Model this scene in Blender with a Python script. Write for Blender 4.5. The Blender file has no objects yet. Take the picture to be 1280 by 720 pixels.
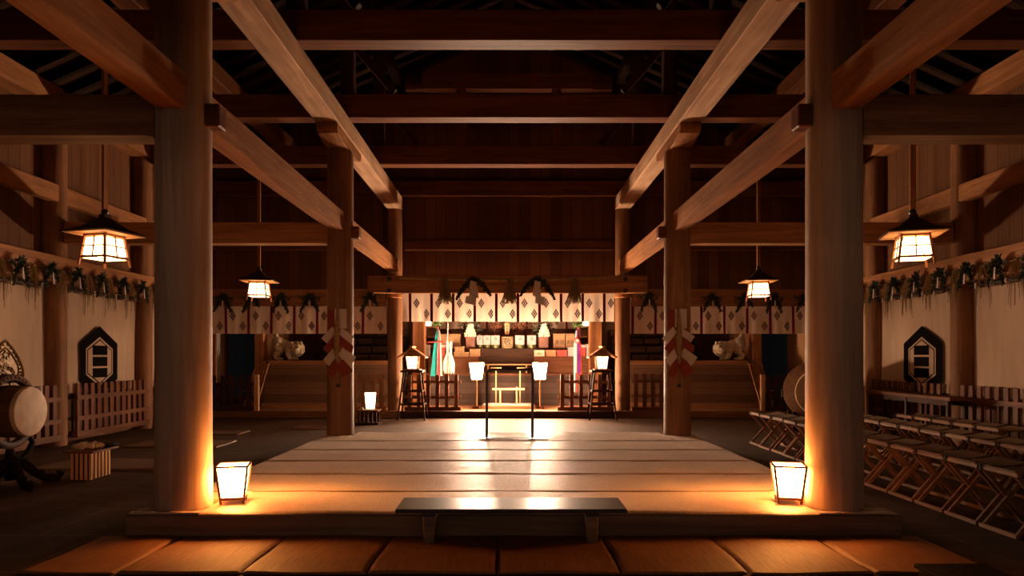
import bpy, bmesh, math, random
from mathutils import Vector, Matrix, Euler
random.seed(7)
R = math.radians
C = bpy.context.scene.collection
F, CX, HY, HC = 874.0, 636.0, 446.0, 1.18      # focal length in px, vanishing point, eye height
LOW = -0.175                                   # main floor (platform top is z = 0)
D1, D2, D3 = 5.53, 10.67, 15.8                 # pillar rows
PXW = 2.57                                     # half width of the nave
WX = 6.95                                      # side walls
def PX(x, d): return (x - CX) / F * d
def PZ(y, d): return HC - (y - HY) / F * d

# ------------------------------------------------------------------ materials
def nodes(name):
    m = bpy.data.materials.new(name); m.use_nodes = True
    nt = m.node_tree; nt.nodes.clear()
    return m, nt, nt.nodes.new, nt.links.new
def principled(nt, N, L, rough=.6, spec=.4):
    out = N('ShaderNodeOutputMaterial'); b = N('ShaderNodeBsdfPrincipled')
    b.inputs['Roughness'].default_value = rough
    b.inputs['Specular IOR Level'].default_value = spec
    L(b.outputs[0], out.inputs[0]); return b, out
def ramp(N, stops):
    r = N('ShaderNodeValToRGB'); e = r.color_ramp.elements
    while len(e) < len(stops): e.new(.5)
    for q, (p, c) in zip(e, stops): q.position = p; q.color = (*c, 1)
    return r
def wood(name, dark, light, axis='Z', rough=.6, spec=.12, fine=14., bump=.25, knots=True):
    m, nt, N, L = nodes(name); b, out = principled(nt, N, L, rough, spec)
    tc = N('ShaderNodeTexCoord'); oi = N('ShaderNodeObjectInfo')
    off = N('ShaderNodeVectorMath'); off.operation = 'ADD'
    mul = N('ShaderNodeMath'); mul.operation = 'MULTIPLY'; mul.inputs[1].default_value = 37.
    L(oi.outputs['Random'], mul.inputs[0]); L(tc.outputs['Object'], off.inputs[0]); L(mul.outputs[0], off.inputs[1])
    mp = N('ShaderNodeMapping'); s = [fine, fine, fine]; s['XYZ'.index(axis)] = fine * .06
    mp.inputs['Scale'].default_value = s; L(off.outputs[0], mp.inputs[0])
    n1 = N('ShaderNodeTexNoise'); n1.inputs['Scale'].default_value = 1.; n1.inputs['Detail'].default_value = 8; n1.inputs['Roughness'].default_value = .65
    n1.inputs['Distortion'].default_value = .6
    L(mp.outputs[0], n1.inputs[0])
    n2 = N('ShaderNodeTexNoise'); n2.inputs['Scale'].default_value = 1.3; n2.inputs['Detail'].default_value = 3
    L(off.outputs[0], n2.inputs[0])
    mid = tuple((a + c) / 2 for a, c in zip(dark, light))
    r = ramp(N, [(.34, dark), (.5, mid), (.64, light)]); L(n1.outputs[0], r.inputs[0])
    mx = N('ShaderNodeMix'); mx.data_type = 'RGBA'; mx.blend_type = 'MULTIPLY'
    mx.inputs[0].default_value = .55
    r2 = ramp(N, [(.3, (.62, .6, .58)), (.7, (1.15, 1.12, 1.1))]); L(n2.outputs[0], r2.inputs[0])
    L(r.outputs[0], mx.inputs[6]); L(r2.outputs[0], mx.inputs[7])
    L(mx.outputs[2], b.inputs['Base Color'])
    bp = N('ShaderNodeBump'); bp.inputs['Strength'].default_value = bump; bp.inputs['Distance'].default_value = .01
    L(n1.outputs[0], bp.inputs['Height']); L(bp.outputs[0], b.inputs['Normal'])
    return m
def boards(name, dark, light, axis='X', width=.2, rough=.65):
    """boards laid side by side along `axis`, each with its own tone, a groove between"""
    m, nt, N, L = nodes(name); b, out = principled(nt, N, L, rough, .12)
    tc = N('ShaderNodeTexCoord'); sp = N('ShaderNodeSeparateXYZ'); L(tc.outputs['Object'], sp.inputs[0])
    dv = N('ShaderNodeMath'); dv.operation = 'DIVIDE'; dv.inputs[1].default_value = width
    L(sp.outputs['XYZ'.index(axis)], dv.inputs[0])
    fl = N('ShaderNodeMath'); fl.operation = 'FLOOR'; L(dv.outputs[0], fl.inputs[0])
    fr = N('ShaderNodeMath'); fr.operation = 'FRACT'; L(dv.outputs[0], fr.inputs[0])
    wn = N('ShaderNodeTexWhiteNoise'); wn.noise_dimensions = '1D'; L(fl.outputs[0], wn.inputs['W'])
    g = N('ShaderNodeMath'); g.operation = 'LESS_THAN'; g.inputs[1].default_value = .035; L(fr.outputs[0], g.inputs[0])
    mp = N('ShaderNodeMapping'); s = [3., 3., 3.]
    s['XYZ'.index(axis)] = 26.
    mp.inputs['Scale'].default_value = s; L(tc.outputs['Object'], mp.inputs[0])
    n1 = N('ShaderNodeTexNoise'); n1.inputs['Scale'].default_value = 1.; n1.inputs['Detail'].default_value = 6; L(mp.outputs[0], n1.inputs[0])
    ad = N('ShaderNodeMath'); ad.operation = 'MULTIPLY_ADD'; ad.inputs[1].default_value = .55; L(wn.outputs[0], ad.inputs[0])
    hl = N('ShaderNodeMath'); hl.operation = 'MULTIPLY'; hl.inputs[1].default_value = .5; L(n1.outputs[0], hl.inputs[0]); L(hl.outputs[0], ad.inputs[2])
    r = ramp(N, [(.15, dark), (.75, light)]); L(ad.outputs[0], r.inputs[0])
    mx = N('ShaderNodeMix'); mx.data_type = 'RGBA'; L(g.outputs[0], mx.inputs[0]); L(r.outputs[0], mx.inputs[6])
    mx.inputs[7].default_value = (dark[0] * .3, dark[1] * .3, dark[2] * .3, 1)
    L(mx.outputs[2], b.inputs['Base Color'])
    bp = N('ShaderNodeBump'); bp.inputs['Strength'].default_value = .3; bp.inputs['Distance'].default_value = .01
    iv = N('ShaderNodeMath'); iv.operation = 'SUBTRACT'; L(n1.outputs[0], iv.inputs[0]); L(g.outputs[0], iv.inputs[1])
    L(iv.outputs[0], bp.inputs['Height']); L(bp.outputs[0], b.inputs['Normal'])
    return m
def plain(name, col, rough=.7, spec=.3, metal=0., noise=.25, scale=8.):
    m, nt, N, L = nodes(name); b, out = principled(nt, N, L, rough, spec)
    b.inputs['Metallic'].default_value = metal
    tc = N('ShaderNodeTexCoord'); n = N('ShaderNodeTexNoise'); n.inputs['Scale'].default_value = scale; n.inputs['Detail'].default_value = 4
    L(tc.outputs['Object'], n.inputs[0])
    r = ramp(N, [(.3, tuple(c * (1 - noise) for c in col)), (.7, tuple(min(1, c * (1 + noise * .5)) for c in col))])
    L(n.outputs[0], r.inputs[0]); L(r.outputs[0], b.inputs['Base Color']); return m
def cloth(name, col, trans=.35, rough=.85):
    m, nt, N, L = nodes(name); b, out = principled(nt, N, L, rough, .15)
    tc = N('ShaderNodeTexCoord'); mp = N('ShaderNodeMapping'); mp.inputs['Scale'].default_value = (9, 9, 1.5)
    L(tc.outputs['Object'], mp.inputs[0]); n = N('ShaderNodeTexNoise'); n.inputs['Scale'].default_value = 1.; n.inputs['Detail'].default_value = 5
    L(mp.outputs[0], n.inputs[0])
    r = ramp(N, [(.3, tuple(c * .88 for c in col)), (.65, col)]); L(n.outputs[0], r.inputs[0]); L(r.outputs[0], b.inputs['Base Color'])
    t = N('ShaderNodeBsdfTranslucent'); L(r.outputs[0], t.inputs[0])
    ms = N('ShaderNodeMixShader'); ms.inputs[0].default_value = trans
    L(b.outputs[0], ms.inputs[1]); L(t.outputs[0], ms.inputs[2]); L(ms.outputs[0], out.inputs[0]); return m
def glow(name, col, strength):
    m, nt, N, L = nodes(name); out = N('ShaderNodeOutputMaterial'); e = N('ShaderNodeEmission')
    e.inputs[0].default_value = (*col, 1); e.inputs[1].default_value = strength; L(e.outputs[0], out.inputs[0]); return m
def matting(name, dark, light, along='X', rough=.5):
    """woven straw: fine ribs plus warps"""
    m, nt, N, L = nodes(name); b, out = principled(nt, N, L, rough, 1. if along == 'X' else .3)
    if along == 'X':
        b.inputs['Sheen Weight'].default_value = .8; b.inputs['Sheen Roughness'].default_value = .25; b.inputs['Sheen Tint'].default_value = (1., .85, .72, 1)
    tc = N('ShaderNodeTexCoord'); oi = N('ShaderNodeObjectInfo')
    off = N('ShaderNodeVectorMath'); off.operation = 'ADD'; mul = N('ShaderNodeMath'); mul.operation = 'MULTIPLY'; mul.inputs[1].default_value = 23.
    L(oi.outputs['Random'], mul.inputs[0]); L(tc.outputs['Object'], off.inputs[0]); L(mul.outputs[0], off.inputs[1])
    mp = N('ShaderNodeMapping'); mp.inputs['Scale'].default_value = (60, 5, 5) if along == 'Y' else (55, 24, 5)
    L(off.outputs[0], mp.inputs[0]); n = N('ShaderNodeTexNoise'); n.inputs['Scale'].default_value = 1.; n.inputs['Detail'].default_value = 5
    L(mp.outputs[0], n.inputs[0])
    n2 = N('ShaderNodeTexNoise'); n2.inputs['Scale'].default_value = 1.6; n2.inputs['Detail'].default_value = 4; n2.inputs['Distortion'].default_value = .8
    L(off.outputs[0], n2.inputs[0])
    r = ramp(N, [(.28, dark), (.7, light)]); L(n.outputs[0], r.inputs[0])
    r2 = ramp(N, [(.3, (.66, .62, .58)), (.68, (1.1, 1.08, 1.05))]); L(n2.outputs[0], r2.inputs[0])
    mx = N('ShaderNodeMix'); mx.data_type = 'RGBA'; mx.blend_type = 'MULTIPLY'; mx.inputs[0].default_value = .6
    L(r.outputs[0], mx.inputs[6]); L(r2.outputs[0], mx.inputs[7]); L(mx.outputs[2], b.inputs['Base Color'])
    wv = N('ShaderNodeTexWave'); wv.bands_direction = 'Y' if along == 'X' else 'X'
    wv.inputs['Scale'].default_value = 38.; wv.inputs['Distortion'].default_value = .6; L(off.outputs[0], wv.inputs[0])
    ad = N('ShaderNodeMath'); ad.operation = 'MULTIPLY_ADD'; ad.inputs[1].default_value = .35; L(wv.outputs[1], ad.inputs[0]); L(n.outputs[0], ad.inputs[2])
    a2 = N('ShaderNodeMath'); a2.operation = 'MULTIPLY_ADD'; a2.inputs[1].default_value = 2.0; L(n2.outputs[0], a2.inputs[0]); L(ad.outputs[0], a2.inputs[2])
    bp = N('ShaderNodeBump'); bp.inputs['Strength'].default_value = .55; bp.inputs['Distance'].default_value = .006
    L(a2.outputs[0], bp.inputs['Height']); L(bp.outputs[0], b.inputs['Normal']); return m
def paving(name):
    m, nt, N, L = nodes(name); b, out = principled(nt, N, L, .7, .12)
    tc = N('ShaderNodeTexCoord'); mp = N('ShaderNodeMapping'); mp.inputs['Location'].default_value = (.35, .2, 0); L(tc.outputs['Object'], mp.inputs[0])
    br = N('ShaderNodeTexBrick'); br.inputs['Scale'].default_value = 1.; br.inputs['Brick Width'].default_value = .92; br.inputs['Row Height'].default_value = .92
    br.inputs['Mortar Size'].default_value = .012; br.offset = .5
    br.inputs['Color1'].default_value = (.085, .042, .022, 1); br.inputs['Color2'].default_value = (.065, .032, .017, 1); br.inputs['Mortar'].default_value = (.12, .072, .045, 1)
    L(mp.outputs[0], br.inputs[0])
    n = N('ShaderNodeTexNoise'); n.inputs['Scale'].default_value = 5.; n.inputs['Detail'].default_value = 9; L(tc.outputs['Object'], n.inputs[0])
    r = ramp(N, [(.3, (.55, .55, .55)), (.7, (1.1, 1.1, 1.1))]); L(n.outputs[0], r.inputs[0])
    mx = N('ShaderNodeMix'); mx.data_type = 'RGBA'; mx.blend_type = 'MULTIPLY'; mx.inputs[0].default_value = .8
    L(br.outputs[0], mx.inputs[6]); L(r.outputs[0], mx.inputs[7]); L(mx.outputs[2], b.inputs['Base Color'])
    bp = N('ShaderNodeBump'); bp.inputs['Strength'].default_value = .25; bp.inputs['Distance'].default_value = .02
    L(n.outputs[0], bp.inputs['Height']); L(bp.outputs[0], b.inputs['Normal']); return m

M = {}
HI, LO = (.40, .175, .070), (.21, .085, .034)           # old cypress timber
for ax in 'XYZ':
    M['timber' + ax] = wood('timber_' + ax, LO, HI, ax)
    M['brown' + ax] = wood('brown_' + ax, (.09, .031, .013), (.19, .070, .029), ax, .55)
    M['dark' + ax] = wood('dark_' + ax, (.032, .013, .0065), (.068, .028, .013), ax, .6)
    M['pale' + ax] = wood('pale_' + ax, (.50, .27, .12), (.66, .40, .20), ax, .55)
for ax in 'XYZ': M['mid' + ax] = wood('mid_' + ax, (.15, .064, .028), (.27, .125, .056), ax, .6)
M['soot'] = plain('sooted_timber', (.014, .0065, .004), .8, .1)  # one even near-black tone
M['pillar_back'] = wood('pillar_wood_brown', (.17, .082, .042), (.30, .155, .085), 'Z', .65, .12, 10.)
M['mat_dark'] = matting('worn_straw_matting', (.10, .05, .024), (.17, .09, .045), 'Y', .6)  # straw weave in a darker brown
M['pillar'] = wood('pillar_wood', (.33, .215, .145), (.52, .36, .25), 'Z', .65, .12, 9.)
M['grey'] = wood('weathered_beam', (.36, .205, .12), (.60, .38, .235), 'Y', .7, .1, 11.)
M['sill'] = wood('sill_wood', (.12, .065, .032), (.28, .16, .085), 'X', .6, .4, 8.)
M['lacquer'] = wood('lacquered_bench', (.030, .016, .010), (.06, .03, .017), 'X', .33, .5, 10., .05)
M['wallX'] = boards('wall_boards_x', (.085, .033, .016), (.16, .066, .031), 'X', .24)
M['wallY'] = boards('wall_boards_y', (.09, .036, .015), (.175, .074, .031), 'Y', .24)
M['lining'] = boards('pale_lining_boards', (.42, .22, .10), (.58, .33, .16), 'Y', .18)  # paler colour stands in for light falling on the planks
M['clad'] = boards('cladding_boards', (.10, .048, .025), (.18, .09, .045), 'Z', .155)
M['altar'] = boards('altar_boards', (.048, .029, .021), (.085, .053, .040), 'Z', .14)
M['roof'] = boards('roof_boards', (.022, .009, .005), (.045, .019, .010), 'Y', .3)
M['paving'] = paving('floor_paving')
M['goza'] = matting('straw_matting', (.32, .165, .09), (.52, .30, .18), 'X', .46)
M['goza_front'] = matting('brown_matting', (.26, .10, .030), (.40, .165, .05), 'Y', .6)
M['deck'] = wood('deck_wood', (.16, .09, .05), (.28, .16, .09), 'X', .6)
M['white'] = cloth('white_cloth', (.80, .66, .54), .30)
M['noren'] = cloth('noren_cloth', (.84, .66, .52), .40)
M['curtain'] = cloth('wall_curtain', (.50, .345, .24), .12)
M['crest'] = plain('crest_black', (.008, .006, .006), .95, .02)
M['crestbrown'] = plain('crest_brown', (.16, .075, .055), .9)
M['ribbon'] = plain('red_ribbon', (.34, .02, .025), .7)
M['ribbon_dark'] = plain('black_ribbon', (.03, .008, .012), .7)
M['black'] = plain('black_metal', (.016, .012, .010), .35, .5)
M['iron'] = plain('iron', (.03, .022, .018), .5, .5)
M['paper_white'] = cloth('paper_white', (.60, .50, .44), .12)
M['paper_red'] = cloth('paper_red', (.24, .045, .028), .1)
M['straw'] = plain('rice_straw', (.24, .16, .07), .9, .1, 0, .4, 30)
M['rope'] = plain('rope_straw', (.30, .19, .09), .9, .1, 0, .4, 30)
M['leaf'] = plain('evergreen_leaf', (.030, .034, .014), .6, .3, 0, .4, 20)
M['leaf_bright'] = plain('sakaki_leaf', (.07, .12, .03), .45, .4, 0, .4, 20)
M['fern'] = plain('dry_fern', (.05, .045, .022), .7, .2, 0, .4, 20)
M['gold'] = plain('gilt', (.20, .105, .03), .55, .4, .3, .4, 22)
M['skin'] = plain('drum_skin', (.50, .33, .18), .55, .3, 0, .35, 5)
M['drumwood'] = wood('drum_body', (.07, .030, .013), (.13, .058, .025), 'X', .75, .06)
M['stone'] = plain('carved_wood_pale', (.50, .38, .25), .75, .2, 0, .35, 12)
M['teal'] = plain('teal_cloth', (.01, .26, .25), .7)
M['purple'] = plain('purple_cloth', (.09, .012, .17), .7)
M['redcloth'] = plain('red_cloth', (.42, .035, .035), .7)
M['pinkcloth'] = plain('pale_cloth', (.50, .35, .31), .8)
M['tasselwhite'] = plain('white_hemp', (.52, .42, .34), .85, .1, 0, .2, 30)
M['card'] = plain('cardboard', (.30, .165, .075), .7)
M['barrel'] = plain('sake_barrel', (.42, .30, .16), .75, .2, 0, .2, 20)
M['label'] = plain('label_white', (.40, .345, .315), .6)
M['tin'] = plain('green_gold_tin', (.15, .14, .04), .35, .5, .4)
M['vase'] = plain('brown_vase', (.17, .06, .03), .5)
M['greenbox'] = plain('pale_green_box', (.36, .40, .25), .6)
M['orangebox'] = plain('orange_box', (.40, .19, .085), .6)
M['redbox'] = plain('red_box', (.42, .06, .045), .6)
M['ink'] = plain('ink', (.02, .016, .014), .8)
M['canvas'] = plain('stool_canvas', (.16, .09, .045), .85, .2, 0, .25, 14)
M['plastic'] = plain('clear_wrap', (.55, .40, .28), .12, .9, 0, .5, 18)
M['darkcloth'] = plain('dark_cloth', (.02, .016, .014), .9)
M['night'] = boards('night_shed', (.018, .026, .042), (.03, .04, .062), 'X', .3)  # blue cast of the night put into the board colour
WARM = (1., .60, .26)
M['lamp_floor'] = glow('floor_lamp_paper', (1., .345, .075), 82.)
M['lamp_centre'] = glow('shoji_lamp_paper', (1., .66, .43), 1250.)  # front pane made stronger than the sides to light the mats
M['lamp_side'] = glow('shoji_lamp_paper_side', (1., .66, .42), 340.)
M['lamp_hang'] = glow('hanging_lamp_paper', (1., .48, .19), 11.)
M['lamp_post'] = glow('post_lamp_paper', (1., .62, .32), 8.)
M['lamp_inner'] = glow('inner_lamp_paper', (1., .64, .40), 12.)

# ------------------------------------------------------------------ mesh building
class MB:
    def __init__(s): s.bm = bmesh.new(); s.mi = 0
    def _new(s, vs, fs):
        v = [s.bm.verts.new(p) for p in vs]
        out = []
        for f in fs:
            try:
                q = s.bm.faces.new([v[i] for i in f]); q.material_index = s.mi; out.append(q)
            except ValueError: pass
        return v
    def box(s, x0, x1, y0, y1, z0, z1, rot=None, piv=None):
        vs = [Vector((x, y, z)) for x in (x0, x1) for y in (y0, y1) for z in (z0, z1)]
        if rot is not None:
            p = Vector(piv) if piv is not None else Vector(((x0 + x1) / 2, (y0 + y1) / 2, (z0 + z1) / 2))
            q = Euler(rot).to_matrix(); vs = [q @ (v - p) + p for v in vs]
        s._new(vs, [(0, 1, 3, 2), (4, 6, 7, 5), (0, 4, 5, 1), (2, 3, 7, 6), (0, 2, 6, 4), (1, 5, 7, 3)]); return s
    def bar(s, a, b, w, h=None, up=(0, 0, 1)):
        a, b = Vector(a), Vector(b); h = h or w; d = (b - a).normalized(); u = Vector(up)
        if abs(d.dot(u)) > .98: u = Vector((0, 1, 0))
        x = d.cross(u).normalized(); y = x.cross(d).normalized()
        vs = [p + x * i * w / 2 + y * j * h / 2 for p in (a, b) for i, j in ((-1, -1), (1, -1), (1, 1), (-1, 1))]
        s._new(vs, [(3, 2, 1, 0), (4, 5, 6, 7), (0, 1, 5, 4), (1, 2, 6, 5), (2, 3, 7, 6), (3, 0, 4, 7)]); return s
    def rings(s, rings, caps=True, closed=False):
        n = len(rings[0]); vs = [p for r in rings for p in r]; fs = []
        k = len(rings)
        for i in range(k if closed else k - 1):
            for j in range(n):
                a, b = i * n + j, i * n + (j + 1) % n
                c, d = ((i + 1) % k) * n + (j + 1) % n, ((i + 1) % k) * n + j
                fs.append((a, b, c, d))
        if caps and not closed: fs += [tuple(range(n))[::-1], tuple((k - 1) * n + j for j in range(n))]
        s._new(vs, fs); return s
    def tube(s, pts, r, n=10, caps=True, closed=False):
        pts = [Vector(p) for p in pts]; rr = r if isinstance(r, (list, tuple)) else [r] * len(pts)
        rings = []; up = None; k = len(pts)
        for i, p in enumerate(pts):
            t = ((pts[(i + 1) % k] - pts[i - 1]) if closed else (pts[min(i + 1, k - 1)] - pts[max(i - 1, 0)])).normalized()
            if up is None: up = Vector((0, 0, 1)) if abs(t.z) < .9 else Vector((0, 1, 0))
            x = t.cross(up).normalized(); up = x.cross(t).normalized()
            rings.append([p + (x * math.cos(a) + up * math.sin(a)) * rr[i] for a in (2 * math.pi * j / n for j in range(n))])
        return s.rings(rings, caps, closed)
    def lathe(s, prof, n=24, c=(0, 0, 0), axis=(0, 0, 1)):
        q = Vector((0, 0, 1)).rotation_difference(Vector(axis)).to_matrix(); c = Vector(c)
        return s.rings([[q @ Vector((r * math.cos(a), r * math.sin(a), z)) + c for a in (2 * math.pi * j / n for j in range(n))] for r, z in prof])
    def frustum(s, c, b, t, z0, z1):
        """square frustum, half sizes b (bottom) and t (top)"""
        x, y = c; q = ((-1, -1), (1, -1), (1, 1), (-1, 1))
        return s.rings([[Vector((x + i * b, y + j * b, z0)) for i, j in q], [Vector((x + i * t, y + j * t, z1)) for i, j in q]])
    def prism(s, poly, d):
        """poly: 3-D points of a flat outline; d: extrusion vector"""
        d = Vector(d); p = [Vector(v) for v in poly]
        return s.rings([p, [v + d for v in p]])
    def quad(s, *p): s._new([Vector(v) for v in p], [tuple(range(len(p)))]); return s
    def ball(s, c, r, n=12, sc=(1, 1, 1), rot=(0, 0, 0)):
        q = Euler(rot).to_matrix(); c = Vector(c); rg = []
        for i in range(1, n // 2 + 2):
            t = math.pi * (i - .5) / (n // 2 + 1)
            rg.append([c + q @ Vector((math.sin(t) * math.cos(a) * sc[0], math.sin(t) * math.sin(a) * sc[1], -math.cos(t) * sc[2])) * r for a in (2 * math.pi * j / n for j in range(n))])
        return s.rings(rg)
    def build(s, name, mats, parent=None, at=(0, 0, 0), bevel=0., smooth=False, seg=1, fix=True):
        """one mesh object; the coordinates given are world ones when `at` is the thing's base"""
        bm = s.bm
        if parent is not None and at == (0, 0, 0): at = tuple(parent.get('_at', (0, 0, 0)))
        bmesh.ops.translate(bm, verts=bm.verts, vec=-Vector(at))
        if fix: bmesh.ops.recalc_face_normals(bm, faces=bm.faces)
        if bevel:
            es = [e for e in bm.edges if len(e.link_faces) == 2 and e.calc_face_angle(0) > R(35)]
            if es: bmesh.ops.bevel(bm, geom=es, offset=bevel, segments=seg, affect='EDGES', profile=.5, clamp_overlap=True)
        me = bpy.data.meshes.new(name); bm.to_mesh(me); bm.free()
        if smooth:
            for p in me.polygons: p.use_smooth = True
            try: me.set_sharp_from_angle(angle=R(40))
            except Exception: pass
        for m in (mats if isinstance(mats, (list, tuple)) else [mats]): me.materials.append(m)
        o = bpy.data.objects.new(name, me); C.objects.link(o)
        if parent is not None: o.parent = parent
        else: o.location = at
        return o
def tag(o, label=None, cat=None, group=None, kind=None):
    if label: o['label'] = label
    if cat: o['category'] = cat
    if group: o['group'] = group
    if kind: o['kind'] = kind
    return o
def thing(name, label, cat, at=(0, 0, 0), group=None, rz=0., local=False):
    """an Empty at a thing's base; parts are given in world coordinates unless local"""
    o = bpy.data.objects.new(name, None); C.objects.link(o); o.location = at; o.rotation_euler = (0, 0, rz); o.empty_display_size = .1
    o['_at'] = (0., 0., 0.) if local else tuple(float(v) for v in at)
    return tag(o, label, cat, group, 'thing')
def one(mb, name, mat, label, cat, at=(0, 0, 0), group=None, **kw):
    return tag(mb.build(name, mat, None, at, **kw), label, cat, group, 'thing')
def struct(mb, name, mat, **kw): return tag(mb.build(name, mat, **kw), kind='structure')
KIDS = {}
def kids(o): return [c for c in bpy.data.objects if c.parent is o]
def copy_tree(o, parent=None, pairs=None):
    c = o.copy(); C.objects.link(c)
    if parent is not None: c.parent = parent
    for ch in kids(o): copy_tree(ch, c)
    return c
def place(o, at, rz=0., label=None, group=None, sc=None):
    o.location = at; o.rotation_euler = (0, 0, rz)
    if sc: o.scale = sc
    if label: o['label'] = label
    if group: o['group'] = group
    return o
ORD = ['first', 'second', 'third', 'fourth', 'fifth', 'sixth', 'seventh', 'eighth', 'ninth', 'tenth', 'eleventh', 'twelfth', 'thirteenth', 'fourteenth', 'fifteenth', 'sixteenth', 'seventeenth', 'eighteenth']
def nth(i, n, frm):
    """ordinal phrase counted from one end: first / second ... / last"""
    return ('first' if i == 0 else 'last' if i == n - 1 else ORD[i])
def rbeam(mb, a, b, w, z0, z1, ra=0., rb=0.):
    """a beam between two round pillars (centres a, b): its ends are hollowed to the pillars' round face"""
    a, b = Vector((*a, 0)), Vector((*b, 0)); d = (b - a).normalized(); n = Vector((-d.y, d.x, 0)); K = 8; rg = []
    cut = lambda r, t: math.sqrt(max((r + .004) ** 2 - t * t, 0)) if r else 0.
    for k in range(K + 1):
        t = (k / K - .5) * w
        p, q = a + n * t + d * cut(ra, t), b + n * t - d * cut(rb, t)
        rg.append([p + Vector((0, 0, z0)), q + Vector((0, 0, z0)), q + Vector((0, 0, z1)), p + Vector((0, 0, z1))])
    return mb.rings(rg)
SIDE = {-1: 'left', 1: 'right'}

# ------------------------------------------------------------------ the setting
struct(MB().box(-9, 9, -14., 30, LOW - .2, LOW), 'floor', M['paving'])
struct(MB().box(-2.80, 2.80, 5.50, 10.95, LOW, -.014), 'floor_platform', M['deck'])
struct(MB().box(-6.98, 6.98, 15.56, 20.1, LOW, -.03), 'floor_shrine', M['midX'], bevel=.006)
for s in (-1, 1):
    n = SIDE[s]
    x0, x1 = sorted((s * (WX + .10), s * (WX + .2)))
    w = struct(MB().box(x0, x1, -1.2, 17.6, LOW, 5.2), 'wall_' + n, M['wallY'])
    for k in range(5):
        y = 5.53 + 2.57 * k
        struct(MB().lathe([(.185, LOW), (.18, 5.0)], 20, (s * (WX - .0), y, 0)), 'wall_column', M['midZ'], smooth=True)
    xi = s * (WX - .02)
    a, b = sorted((s * (WX - .22), xi))
    struct(MB().box(a, b, 3., 15.6, 2.29, 2.69), 'wall_beam_' + n, M['timberY'], bevel=.01)
    struct(MB().box(*sorted((s * (WX - .15), xi)), 3., 15.9, 3.52, 3.78), 'wall_rail_' + n, M['timberY'], bevel=.01)
    struct(MB().box(*sorted((s * (WX - .22), s * (WX + .1))), 2.5, 17.6, 4.92, 5.22), 'wall_plate_' + n, M['timberY'], bevel=.01)
struct(MB().box(-7., 7., 16.0, 16.1, 2.6, 8.6), 'wall_back', M['wallX'])
for x0, x1 in ((-6.9, -2.76), (-2.38, 2.38), (2.76, 6.9)):
    struct(MB().box(x0, x1, 15.86, 15.99, 3.6, 3.82), 'wall_back_rail', M['brownX'], bevel=.008)
struct(MB().box(-7.1, 7.1, -1.1, -1.0, 3.05, 8.4), 'wall_front', M['wallX'])  # added unseen wall behind the camera, keeps the upper timbers dark
struct(MB().box(-6.15, 6.15, 20.0, 20.1, LOW, 3.1), 'wall_rear', M['wallX'])
for s in (-1, 1):
    struct(MB().box(*sorted((s * 6.1, s * 6.2)), 17.12, 20.0, LOW, 3.1), 'wall_inner_' + SIDE[s], M['wallY'])
struct(MB().box(-6.98, 6.98, 16.1, 20.1, 3.1, 3.2), 'ceiling_shrine', M['wallX'])
# roof: two boarded slopes with rafters
struct(MB().box(6.99, 7.045, 15.95, 17.55, LOW + .3, 2.6), 'wall_lining_right', M['lining'])  # added over the wall; its lit look is in the board colour
roof = tag(bpy.data.objects.new('ceiling', None), kind='structure'); C.objects.link(roof)
SL, EX, EZ = .445, 7.6, 5.10
RZ = lambda x: EZ + (EX - abs(x)) * SL
for s in (-1, 1):
    mb = MB(); mb.prism([(s * EX, -1.4, EZ + .12), (0, -1.4, RZ(0) + .12), (0, -1.4, RZ(0) + .2), (s * EX, -1.4, EZ + .2)], (0, 19., 0))
    mb.build('roof_boarding', M['roof'], roof)
raf = None
for s in (-1, 1):
    for k in range(27):
        y = 3.0 + k * .48
        mb = MB().bar((s * EX, 0, EZ + .05), (0, 0, RZ(0) + .05), .075, .12)
        if k == 0:
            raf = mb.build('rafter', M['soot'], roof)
        else:
            mb.bm.free(); q = raf_s.copy(); C.objects.link(q); raf = q
        raf.location = (0, y, 0)
        if k == 0: raf_s = raf
for s in (-1, 1):
    MB().box(*sorted((s * 4.72, s * 5.02)), 2.6, 16.0, 5.66, 5.95).build('purlin', M['brownY'], roof, bevel=.01)
    for x in (2.45,):
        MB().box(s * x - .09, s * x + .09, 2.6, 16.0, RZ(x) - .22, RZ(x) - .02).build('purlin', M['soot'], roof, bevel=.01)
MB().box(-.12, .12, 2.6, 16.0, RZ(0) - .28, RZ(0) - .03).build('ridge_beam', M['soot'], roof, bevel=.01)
# a night shed seen through the openings behind
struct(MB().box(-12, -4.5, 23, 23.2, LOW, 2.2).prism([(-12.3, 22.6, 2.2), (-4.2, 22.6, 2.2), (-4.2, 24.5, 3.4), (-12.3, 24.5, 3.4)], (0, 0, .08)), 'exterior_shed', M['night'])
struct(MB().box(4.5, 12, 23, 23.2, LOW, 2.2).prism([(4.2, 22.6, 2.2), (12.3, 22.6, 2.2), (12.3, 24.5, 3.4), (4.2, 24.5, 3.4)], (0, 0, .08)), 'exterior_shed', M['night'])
# white window panels on the side wall past the shrine posts (left) 
for s in (-1,):
    t = tag(bpy.data.objects.new('window_1', None), kind='structure'); C.objects.link(t)
    MB().box(*sorted((s * 6.99, s * 7.04)), 16.62, 17.05, .62, 2.2).build('pane', M['label'], t)
    f = MB()
    for y in (16.55, 17.05): f.box(*sorted((s * 6.94, s * 7.045)), y, y + .07, .5, 2.3)
    f.box(*sorted((s * 6.94, s * 7.045)), 16.62, 17.05, .5, .62)
    f.build('frame', M['timberZ'], t)

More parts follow.
